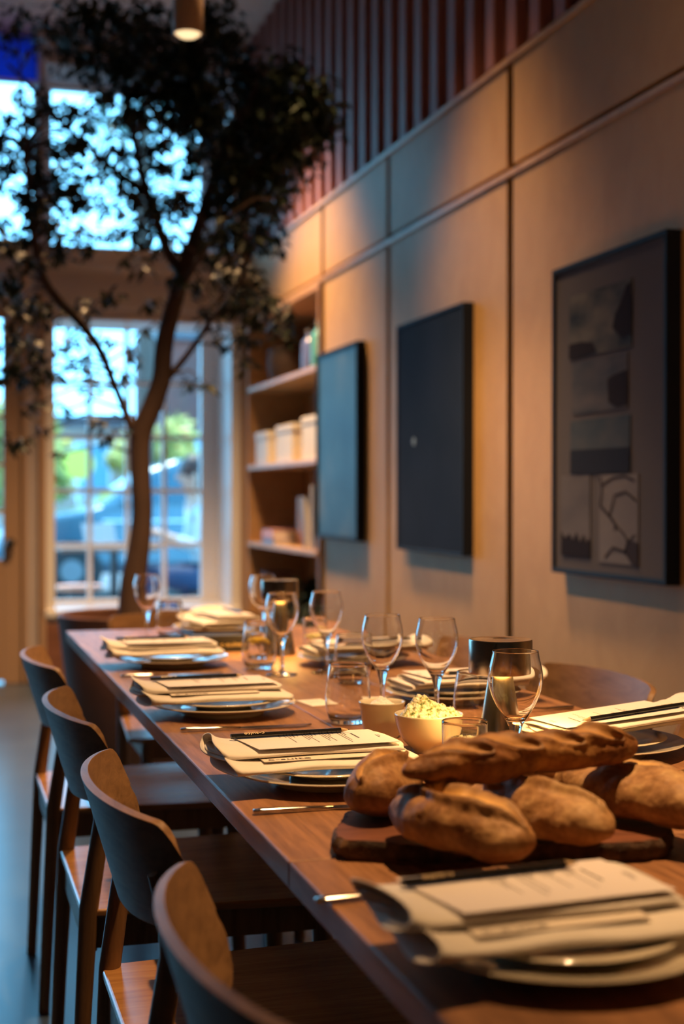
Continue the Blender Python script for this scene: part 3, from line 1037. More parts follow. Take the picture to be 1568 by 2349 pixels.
def smoothprof(keys, steps=5):
    """Catmull-Rom through (r, z) keys"""
    out = []
    k = [keys[0]] + list(keys) + [keys[-1]]
    for i in range(1, len(k) - 2):
        p0, p1, p2, p3 = k[i - 1], k[i], k[i + 1], k[i + 2]
        for s in range(steps):
            t = s / steps
            out.append(tuple(.5 * (2 * p1[j] + (p2[j] - p0[j]) * t + (2 * p0[j] - 5 * p1[j] + 4 * p2[j] - p3[j]) * t * t + (3 * p1[j] - p0[j] - 3 * p2[j] + p3[j]) * t ** 3) for j in (0, 1)))
    out.append(tuple(keys[-1]))
    return [(max(0, r), z) for r, z in out]

H = .182
wo = [(0, 0), (.033, 0), (.0345, .0012), (.030, .0025), (.012, .0045), (.0055, .0085), (.0040, .020), (.0040, .045), (.0050, .060), (.0085, .074), (.0118, .083), (.0195, .095),
      (.0283, .110), (.0352, .127), (.0380, .143), (.0368, .158), (.0335, .172), (.0318, H)]
wo = wo[:2] + smoothprof(wo[2:], 4)
wi = [(.0316, H + .0005), (.0309, H + .0003), (.0306, H - .001), (.0322, .172), (.0356, .158), (.0368, .143), (.0340, .127), (.0271, .1105), (.0183, .0965), (.0105, .0885), (0, .0865)]
wi = smoothprof(wi, 4)
GW = 'stemmed wine glasses on the table'
wg = None
for x, y, lab in ((.768, 1.822, 'stemmed wine glass in front of the nickel lamp, largest in view'),
                  (.842, 2.350, 'stemmed wine glass, right one of the middle pair behind the butter bowl'),
                  (.772, 2.445, 'stemmed wine glass, left one of the middle pair behind the salt cup'),
                  (.842, 3.085, 'stemmed wine glass right of the far table lamp, against the plywood wall'),
                  (.736, 3.070, 'stemmed wine glass in front of the far table lamp'),
                  (.855, 3.790, 'stemmed wine glass partly hidden behind the far table lamp, left of it'),
                  (.555, 3.900, 'stemmed wine glass alone at the far left in front of the window')):
    if wg is None:
        wg = glass_obj('wine_glass', wo, wi, lab, 'glass', GW, (x, y, TZ + .0003))
    else:
        dup(wg, lab, (x, y, TZ + .0003))
HT = .103
to = [(0, 0), (.026, 0)] + smoothprof([(.028, .001), (.034, .010), (.0385, .026), (.0398, .042), (.0388, .060), (.0362, .082), (.0335, HT)], 4)
ti = smoothprof([(.0332, HT + .0004), (.0324, HT + .0004), (.0319, HT - .001), (.0352, .082), (.0378, .060), (.0388, .042), (.0374, .026), (.033, .0135), (.022, .0095), (0, .009)], 4)
GT = 'stemless water tumblers on the table'
tg = None
for x, y, lab in ((.690, 2.385, 'clear stemless tumbler left of the salt cup'),
                  (.868, 2.225, 'clear stemless tumbler directly left of the nickel lamp'),
                  (.712, 3.195, 'clear stemless tumbler in front of the yellow flower, beside the black box'),
                  (.632, 3.990, 'clear stemless tumbler beside the far left wine glass'),
                  (.846, 2.890, 'clear stemless tumbler behind the middle pair of wine glasses'),
                  (.880, 1.450, 'clear tumbler at the right edge beyond the bread board, only its foot in view')):
    if tg is None:
        tg = glass_obj('water_tumbler', to, ti, lab, 'glass', GT, (x, y, TZ + .0003))
    else:
        dup(tg, lab, (x, y, TZ + .0003))
# small glass with a flower, in front of the butter
vo = [(0, 0), (.024, 0)] + smoothprof([(.026, .001), (.0285, .012), (.0295, .040), (.0305, .070), (.0310, .093)], 4)
vi = smoothprof([(.0307, .0934), (.0300, .0934), (.0296, .092), (.0295, .070), (.0285, .040), (.0275, .014), (.020, .009), (0, .0085)], 4)
def flower(mb_, c, R_, rnd, n=22):
    for k in range(n):
        a = k * 2.4 + rnd.uniform(-.3, .3)
        tilt = (k / n) ** .8 * 1.35
        rr = R_ * (.35 + .65 * k / n)
        d = Vector((math.cos(a) * math.sin(tilt), math.sin(a) * math.sin(tilt), math.cos(tilt)))
        side = Vector((-math.sin(a), math.cos(a), 0))
        upv = d.cross(side)
        def fn(u, v, d=d, side=side, upv=upv, rr=rr):
            w = math.sin(PI * (.12 + .80 * u)) * rr * .62
            return Vector(c) + d * (rr * u) + side * ((v - .5) * 2 * w) + upv * (-.35 * rr * (u * u) + .25 * rr * (2 * (v - .5)) ** 2) * 1
        mb_.grid(fn, 6, 5)
def vase(label, loc, m, flab, R_=.021, z=.066):
    g = glass_obj('flower_glass', vo, vi, label, 'vase', 'small glasses holding a flower', loc)
    f = thing('cut_flower', flab, 'flower', loc, 0, 'cut flowers in glasses')
    mb_ = MB()
    flower(mb_, (0, 0, z - R_), R_ * 1.3, random.Random(3))
    mb_.build('blossom', m, f, smooth=True, solid=.0006, fix=False)
    MB().tube([(0, 0, z - R_), (.006, .003, .03), (.014, .006, .012)], .0014, 8).build('stem', M['stemgreen'], f)
    mb_ = MB()
    leafblade(mb_, Vector((.004, 0, z - R_ - .005)), Vector((.8, -.3, .5)), .030, .012)
    mb_.build('leaf', M['stemgreen'], f, fix=False)
    return g, f
vase('small clear glass with a cream flower, in front of the butter bowl', (.683, 1.795, TZ + .0003), M['petal'], 'cream ranunculus flower in the small glass near the butter', .021, .082)
vase('small clear glass with a yellow flower, left of the far table lamp', (.746, 3.37, TZ + .0003), M['yellowpetal'], 'yellow flower in a glass left of the far table lamp', .026)
vase('small clear glass with a yellow flower, right of the far table lamp', (.905, 3.42, TZ + .0003), M['petal'], 'pale yellow flower right of the far table lamp', .024)

# ------------------------------------------------------------------ rechargeable table lamps
def make_lamp():
    t = thing('table_lamp', '', 'lamp', (0, 0, 0), 0, 'brushed nickel table lamps')
    MB().lathe([(0, 0), (.040, 0), (.041, .002), (.0405, .005), (.030, .06), (.0155, .148), (.015, .150), (0, .150)], 72).build('stem', M['brushed'], t, smooth=True, auto=30)
    MB().lathe([(.0448, .139), (.0460, .138), (.0465, .140), (.0465, .1855), (.0455, .1875), (.012, .1885), (.010, .1875), (0, .1875), (0, .1840), (.0445, .1835)], 80, closed=False).build('lamp_shade', M['brushed'], t, smooth=True, auto=30)
    MB().lathe([(.0155, .150), (.044, .152), (.044, .158), (0, .158)], 60).build('diffuser', M['lampglow'], t, smooth=True, auto=30)
    return t
lp = make_lamp()
lp.location = (.792, 1.935, TZ)
lp['label'] = 'brushed nickel table lamp with drum shade and lit cone stem, near the bread'
dup(lp, 'brushed nickel table lamp at the far end, behind a wine glass', (.826, 3.47, TZ))

# ------------------------------------------------------------------ bowls
def bowl(name, label, loc, r, h, rb, m=None):
    o = MB().lathe([(0, .004), (rb * .8, .004), (rb * .82, 0), (rb, 0), (rb * 1.04, .004)] + smoothprof([(rb * 1.06, .006), (rb + (r - rb) * .62, h * .38), (rb + (r - rb) * .9, h * .72), (r, h - .001)], 5)
                   + [(r - .0008, h), (r - .0026, h - .0004)] + smoothprof([(r - .0038, h - .004), (rb + (r - rb) * .84 - .002, h * .70), (rb + (r - rb) * .52, h * .36), (rb * .85, .010), (0, .0085)], 5), 80)
    return tag(o.build(name, M['china'], smooth=True, auto=60), label, 'bowl', 'cream china bowls', loc=loc)
bowl('serving_bowl', 'cream china bowl heaped with herb butter', (.733, 2.082, TZ), .0535, .060, .026)
b2 = MB().lathe([(0, .004), (.022, .004), (.023, 0), (.0275, 0), (.0285, .004)] + smoothprof([(.029, .006), (.033, .025), (.0355, .045), (.0385, .058)], 4)
                + [(.0378, .059), (.0362, .0585)] + smoothprof([(.0350, .054), (.0325, .043), (.030, .025), (.026, .010), (0, .009)], 4), 72).build('salt_cup', M['china'], smooth=True, auto=60)
tag(b2, 'cream china cup of flaky salt left of the butter bowl', 'cup', loc=(.704, 2.232, TZ))

def heap(name, m, label, cat, loc, fn, nu=180, nv=70):
    mb_ = MB()
    vs = []
    def f(u, v):
        a = 2 * PI * u
        return fn(a, v)
    mb_.grid(f, nu, nv, closeu=True)
    return tag(mb_.build(name, m, smooth=True), label, cat, loc=loc)
def butterf(a, v):
    rr = .0495 * (1 - v) ** .85
    x, y = rr * math.cos(a), rr * math.sin(a)
    # main mound peaks left of centre, a lower shoulder to the right
    z = .052 + .030 * math.exp(-((x + .010) ** 2 + (y - .002) ** 2) / (2 * .016 ** 2)) + .016 * math.exp(-((x - .026) ** 2 + y ** 2) / (2 * .017 ** 2)) + .010 * math.exp(-((x + .03) ** 2 + y ** 2) / (2 * .012 ** 2))
    p = Vector((x, y, z))
    k = min(1, v * 8)
    n1 = noise.fractal(p * 70, .9, 2.1, 4) * .0052
    n2 = abs(noise.noise(p * 190)) * .0042
    z += (n1 + n2) * k
    x += noise.noise(p * 110 + Vector((3, 0, 0))) * .003 * k
    y += noise.noise(p * 110 + Vector((0, 5, 0))) * .003 * k
    return (x, y, z - (.010 if v == 0 else 0))
heap('herb_butter', M['butter'], 'rough mound of pale butter flecked with green herbs in the cream bowl', 'butter', (.733, 2.082, TZ), butterf)
def saltf(a, v):
    rr = .031 * (1 - v)
    x, y = rr * math.cos(a), rr * math.sin(a)
    z = .048 + .018 * math.exp(-(x * x + y * y) / (2 * .013 ** 2))
    p = Vector((x, y, z))
    return (x, y, z + noise.noise(p * 300) * .0022 + noise.noise(p * 130) * .0022 - (.008 if v == 0 else 0))
heap('salt_heap', M['salt'], 'little heap of white flaky salt in the small cup', 'salt', (.704, 2.232, TZ), saltf, 90, 30)

# ------------------------------------------------------------------ cards, black box
def placecard(label, loc, rz, w=.052, d=.085):
    t = thing('place_card', label, 'card', loc, rz, 'small white cards on the table')
    MB().box(-w / 2, w / 2, -d / 2, d / 2, 0, .0008).build('paper', M['white'], t)
    mb_ = MB()
    rnd = random.Random(5)
    for i in range(5):
        line_block(mb_, -.014 + i * .006, .025, 5, rnd, .0008, .0011)
    mb_.build('text_print', mat('grey_print', (.35, .3, .27), .7), t, fix=False)
placecard('small white printed card behind the left tumbler', (.700, 2.635, TZ + .0002), math.radians(8))
placecard('small white printed card behind the salt cup under the wine glass stems', (.838, 2.640, TZ + .0002), math.radians(-6), .07, .07)
bb = thing('gift_box', 'small black box with gold lettering near the far left plate', 'box', (.690, 3.60, TZ), math.radians(2))
MB().box(-.066, .066, -.035, .035, 0, .030).build('body', M['blackcard'], bb, bevel=.001)
MB().box(-.067, .067, -.036, .036, .026, .042).build('lid', M['blackcard'], bb, bevel=.001)
text_mesh('lettering', 'c-suite', .017, M['gold_ink'], bb, (.030, -.0363, .019), (PI / 2, 0, 0), sx=1.25)
# ------------------------------------------------------------------ bread board and loaves
outl = [(.414, 1.500), (.428, 1.478), (.447, 1.468), (.470, 1.452), (.495, 1.436), (.520, 1.430), (.550, 1.424), (.590, 1.416), (.630, 1.404), (.670, 1.398), (.705, 1.388), (.738, 1.384), (.765, 1.392),
        (.783, 1.412), (.800, 1.440), (.812, 1.490), (.818, 1.560), (.805, 1.630), (.770, 1.690), (.72, 1.725), (.65, 1.742), (.58, 1.735), (.53, 1.705), (.492, 1.665), (.470, 1.625), (.450, 1.585), (.428, 1.545)]
# resample with a wavy bark line
ring = []
n0 = len(outl)
for i in range(n0):
    a, b = Vector(outl[i]).to_2d(), Vector(outl[(i + 1) % n0]).to_2d()
    for k in range(6):
        p = a.lerp(b, k / 6)
        q = Vector((p.x * 90, p.y * 90, 0))
        p2 = p + (b - a).normalized().orthogonal() * (noise.noise(q) * .0040 + noise.noise(q * .35) * .004)
        ring.append(p2)
cx0 = sum(p.x for p in ring) / len(ring); cy0 = sum(p.y for p in ring) / len(ring)
t = thing('bread_board', 'dark walnut slab board with rough bark edge carrying the loaves', 'board', (cx0, cy0, TZ))
BT = .022
top = [(p.x - cx0, p.y - cy0) for p in ring]
ins = [(x * .972, y * .972) for x, y in top]
n = len(top)
mb = MB()
mb.prism(ins, 0.0, BT)
mb.build('slab', M['board'], t)
mb = MB()
rows = []
for j, (z, s) in enumerate(((0, .955), (.004, .985), (.009, 1.0), (.015, .997), (.0195, .985), (BT + .0003, .968))):
    row = []
    for i, (x, y) in enumerate(top):
        q = Vector((x * 120, y * 120, z * 200))
        k = s + noise.noise(q) * .016 * (1 if 0 < j < 5 else .5)
        row.append((x * k, y * k, z + (noise.noise(q * .7) * .0015 if 0 < j < 5 else 0)))
    rows += row
fs = []
for j in range(5):
    for i in range(n):
        i2 = (i + 1) % n
        fs.append((j * n + i, j * n + i2, (j + 1) * n + i2, (j + 1) * n + i))
mb.add(rows, fs).build('bark_edge', M['bark'], t, smooth=True)

def crust(name, base, dark, pale, slashc):
    m = mat(name, base, .62, spec=.35)
    N, L, B = nodes(m)
    v = coords(N, L, (1, 1, 1))
    n1 = N.new('ShaderNodeTexNoise'); n1.inputs['Scale'].default_value = 22; n1.inputs['Detail'].default_value = 8; n1.inputs['Roughness'].default_value = .65
    L.new(v, n1.inputs['Vector'])
    r1 = ramp(N, [(.30, dark), (.48, base), (.68, pale)])
    L.new(n1.outputs['Fac'], r1.inputs['Fac'])
    n2 = N.new('ShaderNodeTexNoise'); n2.inputs['Scale'].default_value = 160; n2.inputs['Detail'].default_value = 6
    L.new(v, n2.inputs['Vector'])
    r2 = ramp(N, [(.35, (.80, .75, .68)), (.65, (1.08, 1.07, 1.04))])
    L.new(n2.outputs['Fac'], r2.inputs['Fac'])
    mm = N.new('ShaderNodeMix'); mm.data_type = 'RGBA'; mm.blend_type = 'MULTIPLY'; mm.inputs['Factor'].default_value = 1
    L.new(r1.outputs['Color'], mm.inputs['A']); L.new(r2.outputs['Color'], mm.inputs['B'])
    at = N.new('ShaderNodeAttribute'); at.attribute_name = 'slash'
    sep = N.new('ShaderNodeSeparateColor'); L.new(at.outputs['Color'], sep.inputs['Color'])
    ma = N.new('ShaderNodeMix'); ma.data_type = 'RGBA'
    ma.inputs['B'].default_value = (*slashc, 1)
    L.new(sep.outputs[0], ma.inputs['Factor']); L.new(mm.outputs['Result'], ma.inputs['A'])
    mc = N.new('ShaderNodeMix'); mc.data_type = 'RGBA'
    mc.inputs['B'].default_value = (*[c * .35 for c in dark], 1)
    L.new(sep.outputs[1], mc.inputs['Factor']); L.new(ma.outputs['Result'], mc.inputs['A'])
    L.new(mc.outputs['Result'], B.inputs['Base Color'])
    bp = N.new('ShaderNodeBump'); bp.inputs['Strength'].default_value = .35; bp.inputs['Distance'].default_value = .002
    L.new(n2.outputs['Fac'], bp.inputs['Height']); L.new(bp.outputs['Normal'], B.inputs['Normal'])
    return m
C1 = crust('batard_crust', (.37, .185, .072), (.19, .080, .028), (.52, .31, .14), (.74, .42, .13))
C2 = crust('baguette_crust', (.25, .10, .032), (.12, .042, .014), (.42, .21, .065), (.42, .21, .065))
C3 = crust('loaf_crust', (.42, .23, .10), (.22, .10, .038), (.60, .40, .19), (.74, .44, .15))

def loaf(label, a, b, wid, hei, m, seed, slashes, cat='bread', name='bread_loaf', endpow=2.6, bend=0, lump=.004, group='loaves on the walnut board', floor=None):
    """a, b: ends of the axis (world). Object origin at the middle of the axis.
    slashes: list of (s0, phi0, s1, phi1, width, depth): a cut from length s0 to s1 (-1..1), round angle phi (deg, 90 = top)"""
    a, b = Vector(a), Vector(b)
    c = (a + b) / 2
    ax = (b - a)
    Lh = ax.length / 2
    ax.normalize()
    side = Vector((0, 0, 1)).cross(ax).normalized()
    upv = ax.cross(side).normalized()
    nu, nv = 200, 120
    vs, cols = [], []
    off = Vector((seed * 7.3, seed * 3.1, 0))
    for i in range(nu + 1):
        s = -math.cos(PI * i / nu)
        prof = max(0, 1 - abs(s) ** endpow) ** .5
        for j in range(nv):
            ph = 2 * PI * j / nv
            cw, sw = math.cos(ph), math.sin(ph)
            zz = sw if sw > 0 else -abs(sw) ** .8 * .78
            w = prof * wid / 2
            h = prof * hei / 1.78
            q = Vector((s * Lh, cw * w, zz * h))
            nn = Vector((0, cw, zz))
            d = noise.noise(q * 22 + off) * lump * 1.6 + noise.noise(q * 60 + off) * lump * .5 + noise.fractal(q * 150 + off, 1, 2, 3) * .0006
            cr, cd = 0, 0
            deg = math.degrees(ph)
            for (s0, p0, s1, p1, sw_, dp) in slashes:
                # distance in (length, arc) metres to the cut
                P0 = Vector((s0 * Lh, math.radians(p0) * wid / 2)); P1 = Vector((s1 * Lh, math.radians(p1) * wid / 2))
                Q = Vector((s * Lh, ph * wid / 2))
                e = P1 - P0
                tt = max(0, min(1, (Q - P0).dot(e) / e.length_squared))
                D = Q - (P0 + e * tt)
                taper = math.sin(PI * (.06 + .88 * tt)) ** .6
                ww = sw_ * taper
                sd = D.dot(Vector((-e.y, e.x)).normalized())
                dist = D.length + .15 * noise.noise(q * 90 + off) * sw_
                if dist < ww * 2.4:
                    k = dist / ww
                    if k < 1:
                        d -= dp * (1 - k * k) * .75
                        cr = max(cr, min(1, (1 - k) * 2.0) * .85)
                    # raised ear on one side
                    if sd > 0:
                        d += dp * (.55 if dp < .006 else .9) * math.exp(-((k - 1.25) / .42) ** 2)
                        cd = max(cd, .95 * math.exp(-((k - 1.0) / .22) ** 2))
                    else:
                        d += dp * .35 * math.exp(-((k - 1.3) / .5) ** 2)
                        cd = max(cd, .35 * math.exp(-((k - 1.05) / .2) ** 2))
            q += nn * d * min(1, prof * 1.5)
            by = bend * (1 - s * s)
            pw = ax * q.x + side * (q.y + by) + upv * q.z
            if floor is not None and c.z + pw.z < floor:
                pw.z = floor - c.z
            vs.append(pw)
            # floury patches
            fl = max(0, noise.noise(q * 34 + off * 2)) * (.35 if sw < .35 else .12)
            cols.append((cr, cd, fl, 1))
    fs = []
    for i in range(nu):
        for j in range(nv):
            j2 = (j + 1) % nv
            fs.append((i * nv + j, i * nv + j2, (i + 1) * nv + j2, (i + 1) * nv + j))
    mbx = MB().add(vs, fs)
    o = mbx.build(name, m, smooth=True, fix=True)
    ca = o.data.color_attributes.new('slash', 'FLOAT_COLOR', 'POINT')
    for k, cc in enumerate(cols):
        ca.data[k].color = cc
    o.location = c
    tag(o, label, cat, group)
    return o
BZ = TZ + BT + .0005
loaf('plump slashed loaf at the front of the board, pointing at the camera', (.488, 1.490, BZ + .030), (.562, 1.300, BZ + .028), .086, .064, C1, 1,
     [(-.34, 104, .88, 78, .017, .0090), (-.92, 104, -.30, 74, .014, .0070)], floor=BZ)
loaf('loaf at the left end of the board, half hidden behind the front one', (.470, 1.530, BZ + .031), (.548, 1.680, BZ + .031), .084, .066, C1, 2,
     [(-.8, 60, .4, 112, .014, .0085)], floor=BZ)
loaf('round pale loaf in the middle of the board with a torn top', (.600, 1.545, BZ + .029), (.664, 1.330, BZ + .027), .090, .061, C3, 3,
     [(-.7, 88, .80, 72, .015, .0080), (-.62, 118, -.35, 122, .008, .007)], endpow=2.3, floor=BZ)
loaf('floury loaf at the right end of the board, nearest the right edge', (.726, 1.590, BZ + .030), (.836, 1.352, BZ + .030), .096, .062, C3, 4,
     [(-.7, 100, .3, 80, .012, .005)], endpow=2.2, floor=BZ)
loaf('small loaf at the back of the board, in the shade under the long baguette', (.566, 1.626, BZ + .034), (.730, 1.606, BZ + .034), .078, .070, C1, 5, [], endpow=2.3, floor=BZ)
loaf('long dark baguette lying across the top of the other loaves', (.476, 1.436, BZ + .079), (.780, 1.492, BZ + .086), .056, .046, C2, 6,
     [(-.92, 70, -.38, 140, .010, .0040), (-.55, 62, .02, 142, .011, .0045), (-.15, 60, .40, 142, .011, .0045), (.22, 60, .76, 142, .011, .0045), (.55, 64, .93, 130, .009, .0040)],
     endpow=4.2, lump=.0050, name='baguette')

# ------------------------------------------------------------------ planter and ficus tree
pl = thing('planter', 'large round brown planter by the window at the head of the table', 'planter', (.80, 6.0, 0))
MB().lathe([(0, 0), (.24, 0), (.25, .01), (.29, .40), (.315, .62), (.320, .648), (.312, .655), (.300, .650), (.290, .60), (.285, .56), (0, .56)], 96).build('pot', M['pot'], pl, smooth=True, auto=50)
mb = MB()
mb.grid(lambda u, v: (.286 * (1 - v) * math.cos(2 * PI * u), .286 * (1 - v) * math.sin(2 * PI * u), .60 + .03 * v + .012 * noise.noise(Vector((math.cos(2 * PI * u) * (1 - v) * 9, math.sin(2 * PI * u) * (1 - v) * 9, 0)))), 64, 20, closeu=True)
mb.build('soil', M['soil'], pl, smooth=True)

tree = thing('indoor_tree', 'tall indoor ficus tree with a forked bare trunk rising from the brown planter', 'tree', (.80, 6.0, .60))
tb_ = Vector((.80, 6.0, .60))
def path(pts, d=6.0):
    return [P(*(q if len(q) == 3 else (q[0], q[1], d))) - tb_ for q in pts]
def limb(name, pts, radpx, n=16):
    pp = path(pts)
    # densify
    out, rr = [], []
    K = len(pp)
    for i in range(K - 1):
        p0, p1, p2, p3 = pp[max(0, i - 1)], pp[i], pp[i + 1], pp[min(K - 1, i + 2)]
        for s in range(5):
            t_ = s / 5
            out.append(.5 * (2 * p1 + (p2 - p0) * t_ + (2 * p0 - 5 * p1 + 4 * p2 - p3) * t_ ** 2 + (3 * p1 - p0 - 3 * p2 + p3) * t_ ** 3))
            rr.append((radpx[i] + (radpx[i + 1] - radpx[i]) * t_) * 7 / 3262)
    out.append(pp[-1]); rr.append(radpx[-1] * 6 / 3262)
    MB().tube(out, rr, n).build(name, M['treebark'], tree, smooth=True)
    return out
skel = []
skel += limb('trunk', [(300, 1432), (303, 1385), (306, 1330), (318, 1260), (326, 1180), (323, 1100), (321, 1030), (326, 985), (348, 935), (370, 870), (376, 800), (388, 740), (405, 680), (425, 610)],
             [30, 27, 25, 22, 20, 20, 20, 21, 20, 19, 18, 17, 16, 16], 20)
skel += limb('branch', [(420, 625), (442, 560), (470, 480), (500, 390), (540, 290), (590, 200, 5.9)], [15, 13, 12, 11, 8, 5])
skel += limb('branch', [(326, 1000), (300, 972), (282, 930), (262, 880), (228, 800), (180, 735), (135, 690), (100, 640), (84, 570), (70, 470, 5.9), (60, 330, 5.8)], [12, 9, 7, 7, 8, 9, 9, 9, 8, 6, 4])
skel += limb('branch', [(420, 620), (390, 590), (365, 520), (340, 450), (320, 370), (300, 270, 6.1), (280, 160, 6.2)], [12, 10, 9, 8, 7, 6, 4])
skel += limb('branch', [(372, 880), (400, 850), (440, 800), (480, 740), (530, 680, 5.9), (570, 600, 5.8)], [9, 7, 6, 5, 4, 3])
skel += limb('branch', [(470, 480), (540, 430, 5.9), (610, 360, 5.8), (680, 290, 5.8), (740, 260, 5.8)], [9, 7, 6, 5, 3])
skel += limb('branch', [(500, 390), (470, 290), (440, 190), (430, 80), (420, -60)], [9, 8, 7, 6, 5])
skel += limb('branch', [(405, 690), (430, 640, 5.9), (480, 560, 5.8), (520, 500, 5.7)], [7, 6, 5, 3])
skel += limb('branch', [(340, 450), (250, 380, 6.1), (160, 300, 6.2), (90, 220, 6.3), (20, 150, 6.3)], [7, 6, 5, 4, 3])

clusters = [(40, 60, 60, 70), (130, 80, 60, 130), (200, 50, 70, 240), (190, 130, 60, 150), (290, 60, 70, 260), (270, 150, 70, 200), (350, 150, 90, 420), (340, 60, 60, 180), (430, 130, 90, 480),
            (420, 220, 80, 380), (490, 60, 70, 260), (520, 110, 50, 90), (470, 250, 70, 330), (360, 230, 60, 150), (250, 210, 50, 60), (560, 190, 70, 220), (600, 200, 80, 330), (650, 180, 60, 220), (680, 260, 90, 460), (730, 280, 60, 260),
            (600, 300, 90, 460), (540, 330, 80, 340), (660, 350, 80, 380), (520, 400, 60, 200), (590, 400, 70, 260), (640, 420, 50, 130), (720, 230, 50, 120), (610, 470, 50, 100), (540, 470, 50, 130), (650, 460, 30, 30),
            (510, 540, 50, 110), (560, 560, 60, 110), (610, 540, 40, 60), (630, 575, 18, 12), (480, 600, 40, 60), (520, 630, 50, 90), (570, 650, 45, 80), (610, 690, 35, 45), (450, 560, 30, 40), (450, 660, 30, 35),
            (640, 730, 40, 60), (660, 760, 25, 20), (540, 700, 40, 60), (480, 720, 30, 30), (560, 780, 35, 45), (560, 830, 20, 14), (590, 740, 40, 40), (500, 780, 20, 12), (440, 880, 20, 12), (480, 885, 15, 6),
            (20, 560, 40, 60), (60, 600, 30, 30), (15, 650, 40, 60), (130, 580, 30, 40), (40, 700, 50, 90), (100, 710, 40, 50), (30, 780, 45, 70), (80, 800, 40, 50), (20, 850, 35, 45), (60, 870, 35, 40), (100, 850, 30, 25),
            (75, 930, 25, 20), (40, 1015, 30, 26), (90, 990, 22, 10), (145, 1040, 22, 8), (255, 680, 28, 22), (335, 610, 24, 16), (285, 600, 16, 10), (210, 710, 20, 12), (185, 690, 16, 8), (340, 700, 20, 12), (400, 640, 25, 20),
            (130, 860, 30, 20), (150, 940, 20, 10), (230, 975, 30, 22), (240, 1000, 20, 10), (310, 970, 24, 14), (180, 830, 30, 18), (200, 900, 25, 12), (160, 780, 25, 18), (240, 780, 25, 14), (300, 800, 20, 10), (210, 860, 30, 16),
            (280, 860, 20, 8), (330, 760, 20, 8), (180, 760, 25, 14), (250, 840, 22, 10), (140, 800, 22, 12), (320, 830, 14, 6)]
rnd = random.Random(21)
# loose leaves hanging before the high window
for k in range(190):
    clusters.append((rnd.uniform(-20, 480), rnd.uniform(200, 580), rnd.uniform(12, 30), rnd.randint(8, 20)))
fol = MB()
twig = MB()
lastt = Vector((0, 0, 0))
for (u, v, rp, cnt) in clusters:
    dd = 6.0 + rnd.uniform(-.28, .28)
    if u > 640:
        dd = 5.75 + rnd.uniform(-.2, .15)
    cpos = P(u, v, dd) - tb_
    R_ = rp * dd / 3262
    near = min(skel, key=lambda q: (q - cpos).length_squared + max(0, q.z - cpos.z) * .2)
    mid = (near + cpos) / 2 + Vector((0, 0, .04))
    twig.tube([near, mid, cpos], [.006, .004, .002], 5)
    for _ in range(int(cnt * 1.25)):
        a = rnd.uniform(0, 2 * PI); e = math.asin(rnd.uniform(-1, 1)); r_ = R_ * rnd.uniform(.1, 1.15)
        p = cpos + Vector((math.cos(a) * math.cos(e), math.sin(a) * math.cos(e) * 1.8, math.sin(e))) * r_
        if (p + tb_).x > 1.84:
            continue
        if (p + tb_).z > CH - .03:
            continue
        az = rnd.uniform(0, 2 * PI)
        dr_ = Vector((math.cos(az), math.sin(az), rnd.uniform(-1.1, .35)))
        L_ = rnd.uniform(.030, .054)
        leafblade(fol, p, dr_, L_, L_ * rnd.uniform(.40, .52), .25, 3, rnd.uniform(-.8, .8))
twig.build('twigs', M['treebark'], tree, smooth=True)
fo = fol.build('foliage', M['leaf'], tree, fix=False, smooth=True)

# ------------------------------------------------------------------ outside: street, car, houses, trees, person at a cafe table
struct(MB().box(-40, 40, FY + .63, 80, -.14, -.02).build('street', mottled('asphalt', [(.3, (.10, .11, .12)), (.7, (.13, .145, .16))], 2, rough=.8)))
def house(name, label, x0, x1, y, h, m, cols, rows, roofm, zs=1.0, dw=1.0):
    t = thing(name, label, 'building', ((x0 + x1) / 2, y, 0))
    w_ = (x1 - x0) / 2
    MB().box(-w_, w_, 0, 6, 0, h).build('wall', m, t)
    MB().box(-w_ - .2, w_ + .2, -.2, 6.2, h, h + .35).build('roof', roofm, t)
    for r_ in range(rows):
        for c_ in range(cols):
            cxw = -w_ + (c_ + .5) * 2 * w_ / cols
            cz = 1.2 + r_ * 3.0
            f = MB().box(cxw - dw / 2 - .1, cxw + dw / 2 + .1, -.06, .02, cz - .1, cz + 1.7).build('window_frame', M['whitepaint'], t)
            MB().box(cxw - dw / 2, cxw + dw / 2, -.08, -.061, cz, cz + 1.6).build('glazing', bluegl, f)
    return t
bluegl = mat('house_window', (.12, .34, .46), .1)
brick = mottled('red_brick', [(.3, (.12, .045, .04)), (.7, (.17, .065, .055))], 6, rough=.9)
house('brick_house', 'red brick house across the street at the right of the window', 6.15, 14, 40, 5.6, brick, 4, 1, PB('roof_slate', (.08, .08, .1)))
house('pale_house', 'pale house across the street behind the trees', -3.0, 5.9, 46, 3.4, PB('pale_render', (.50, .34, .28)), 4, 1, PB('roof_slate', (.12, .12, .14)))

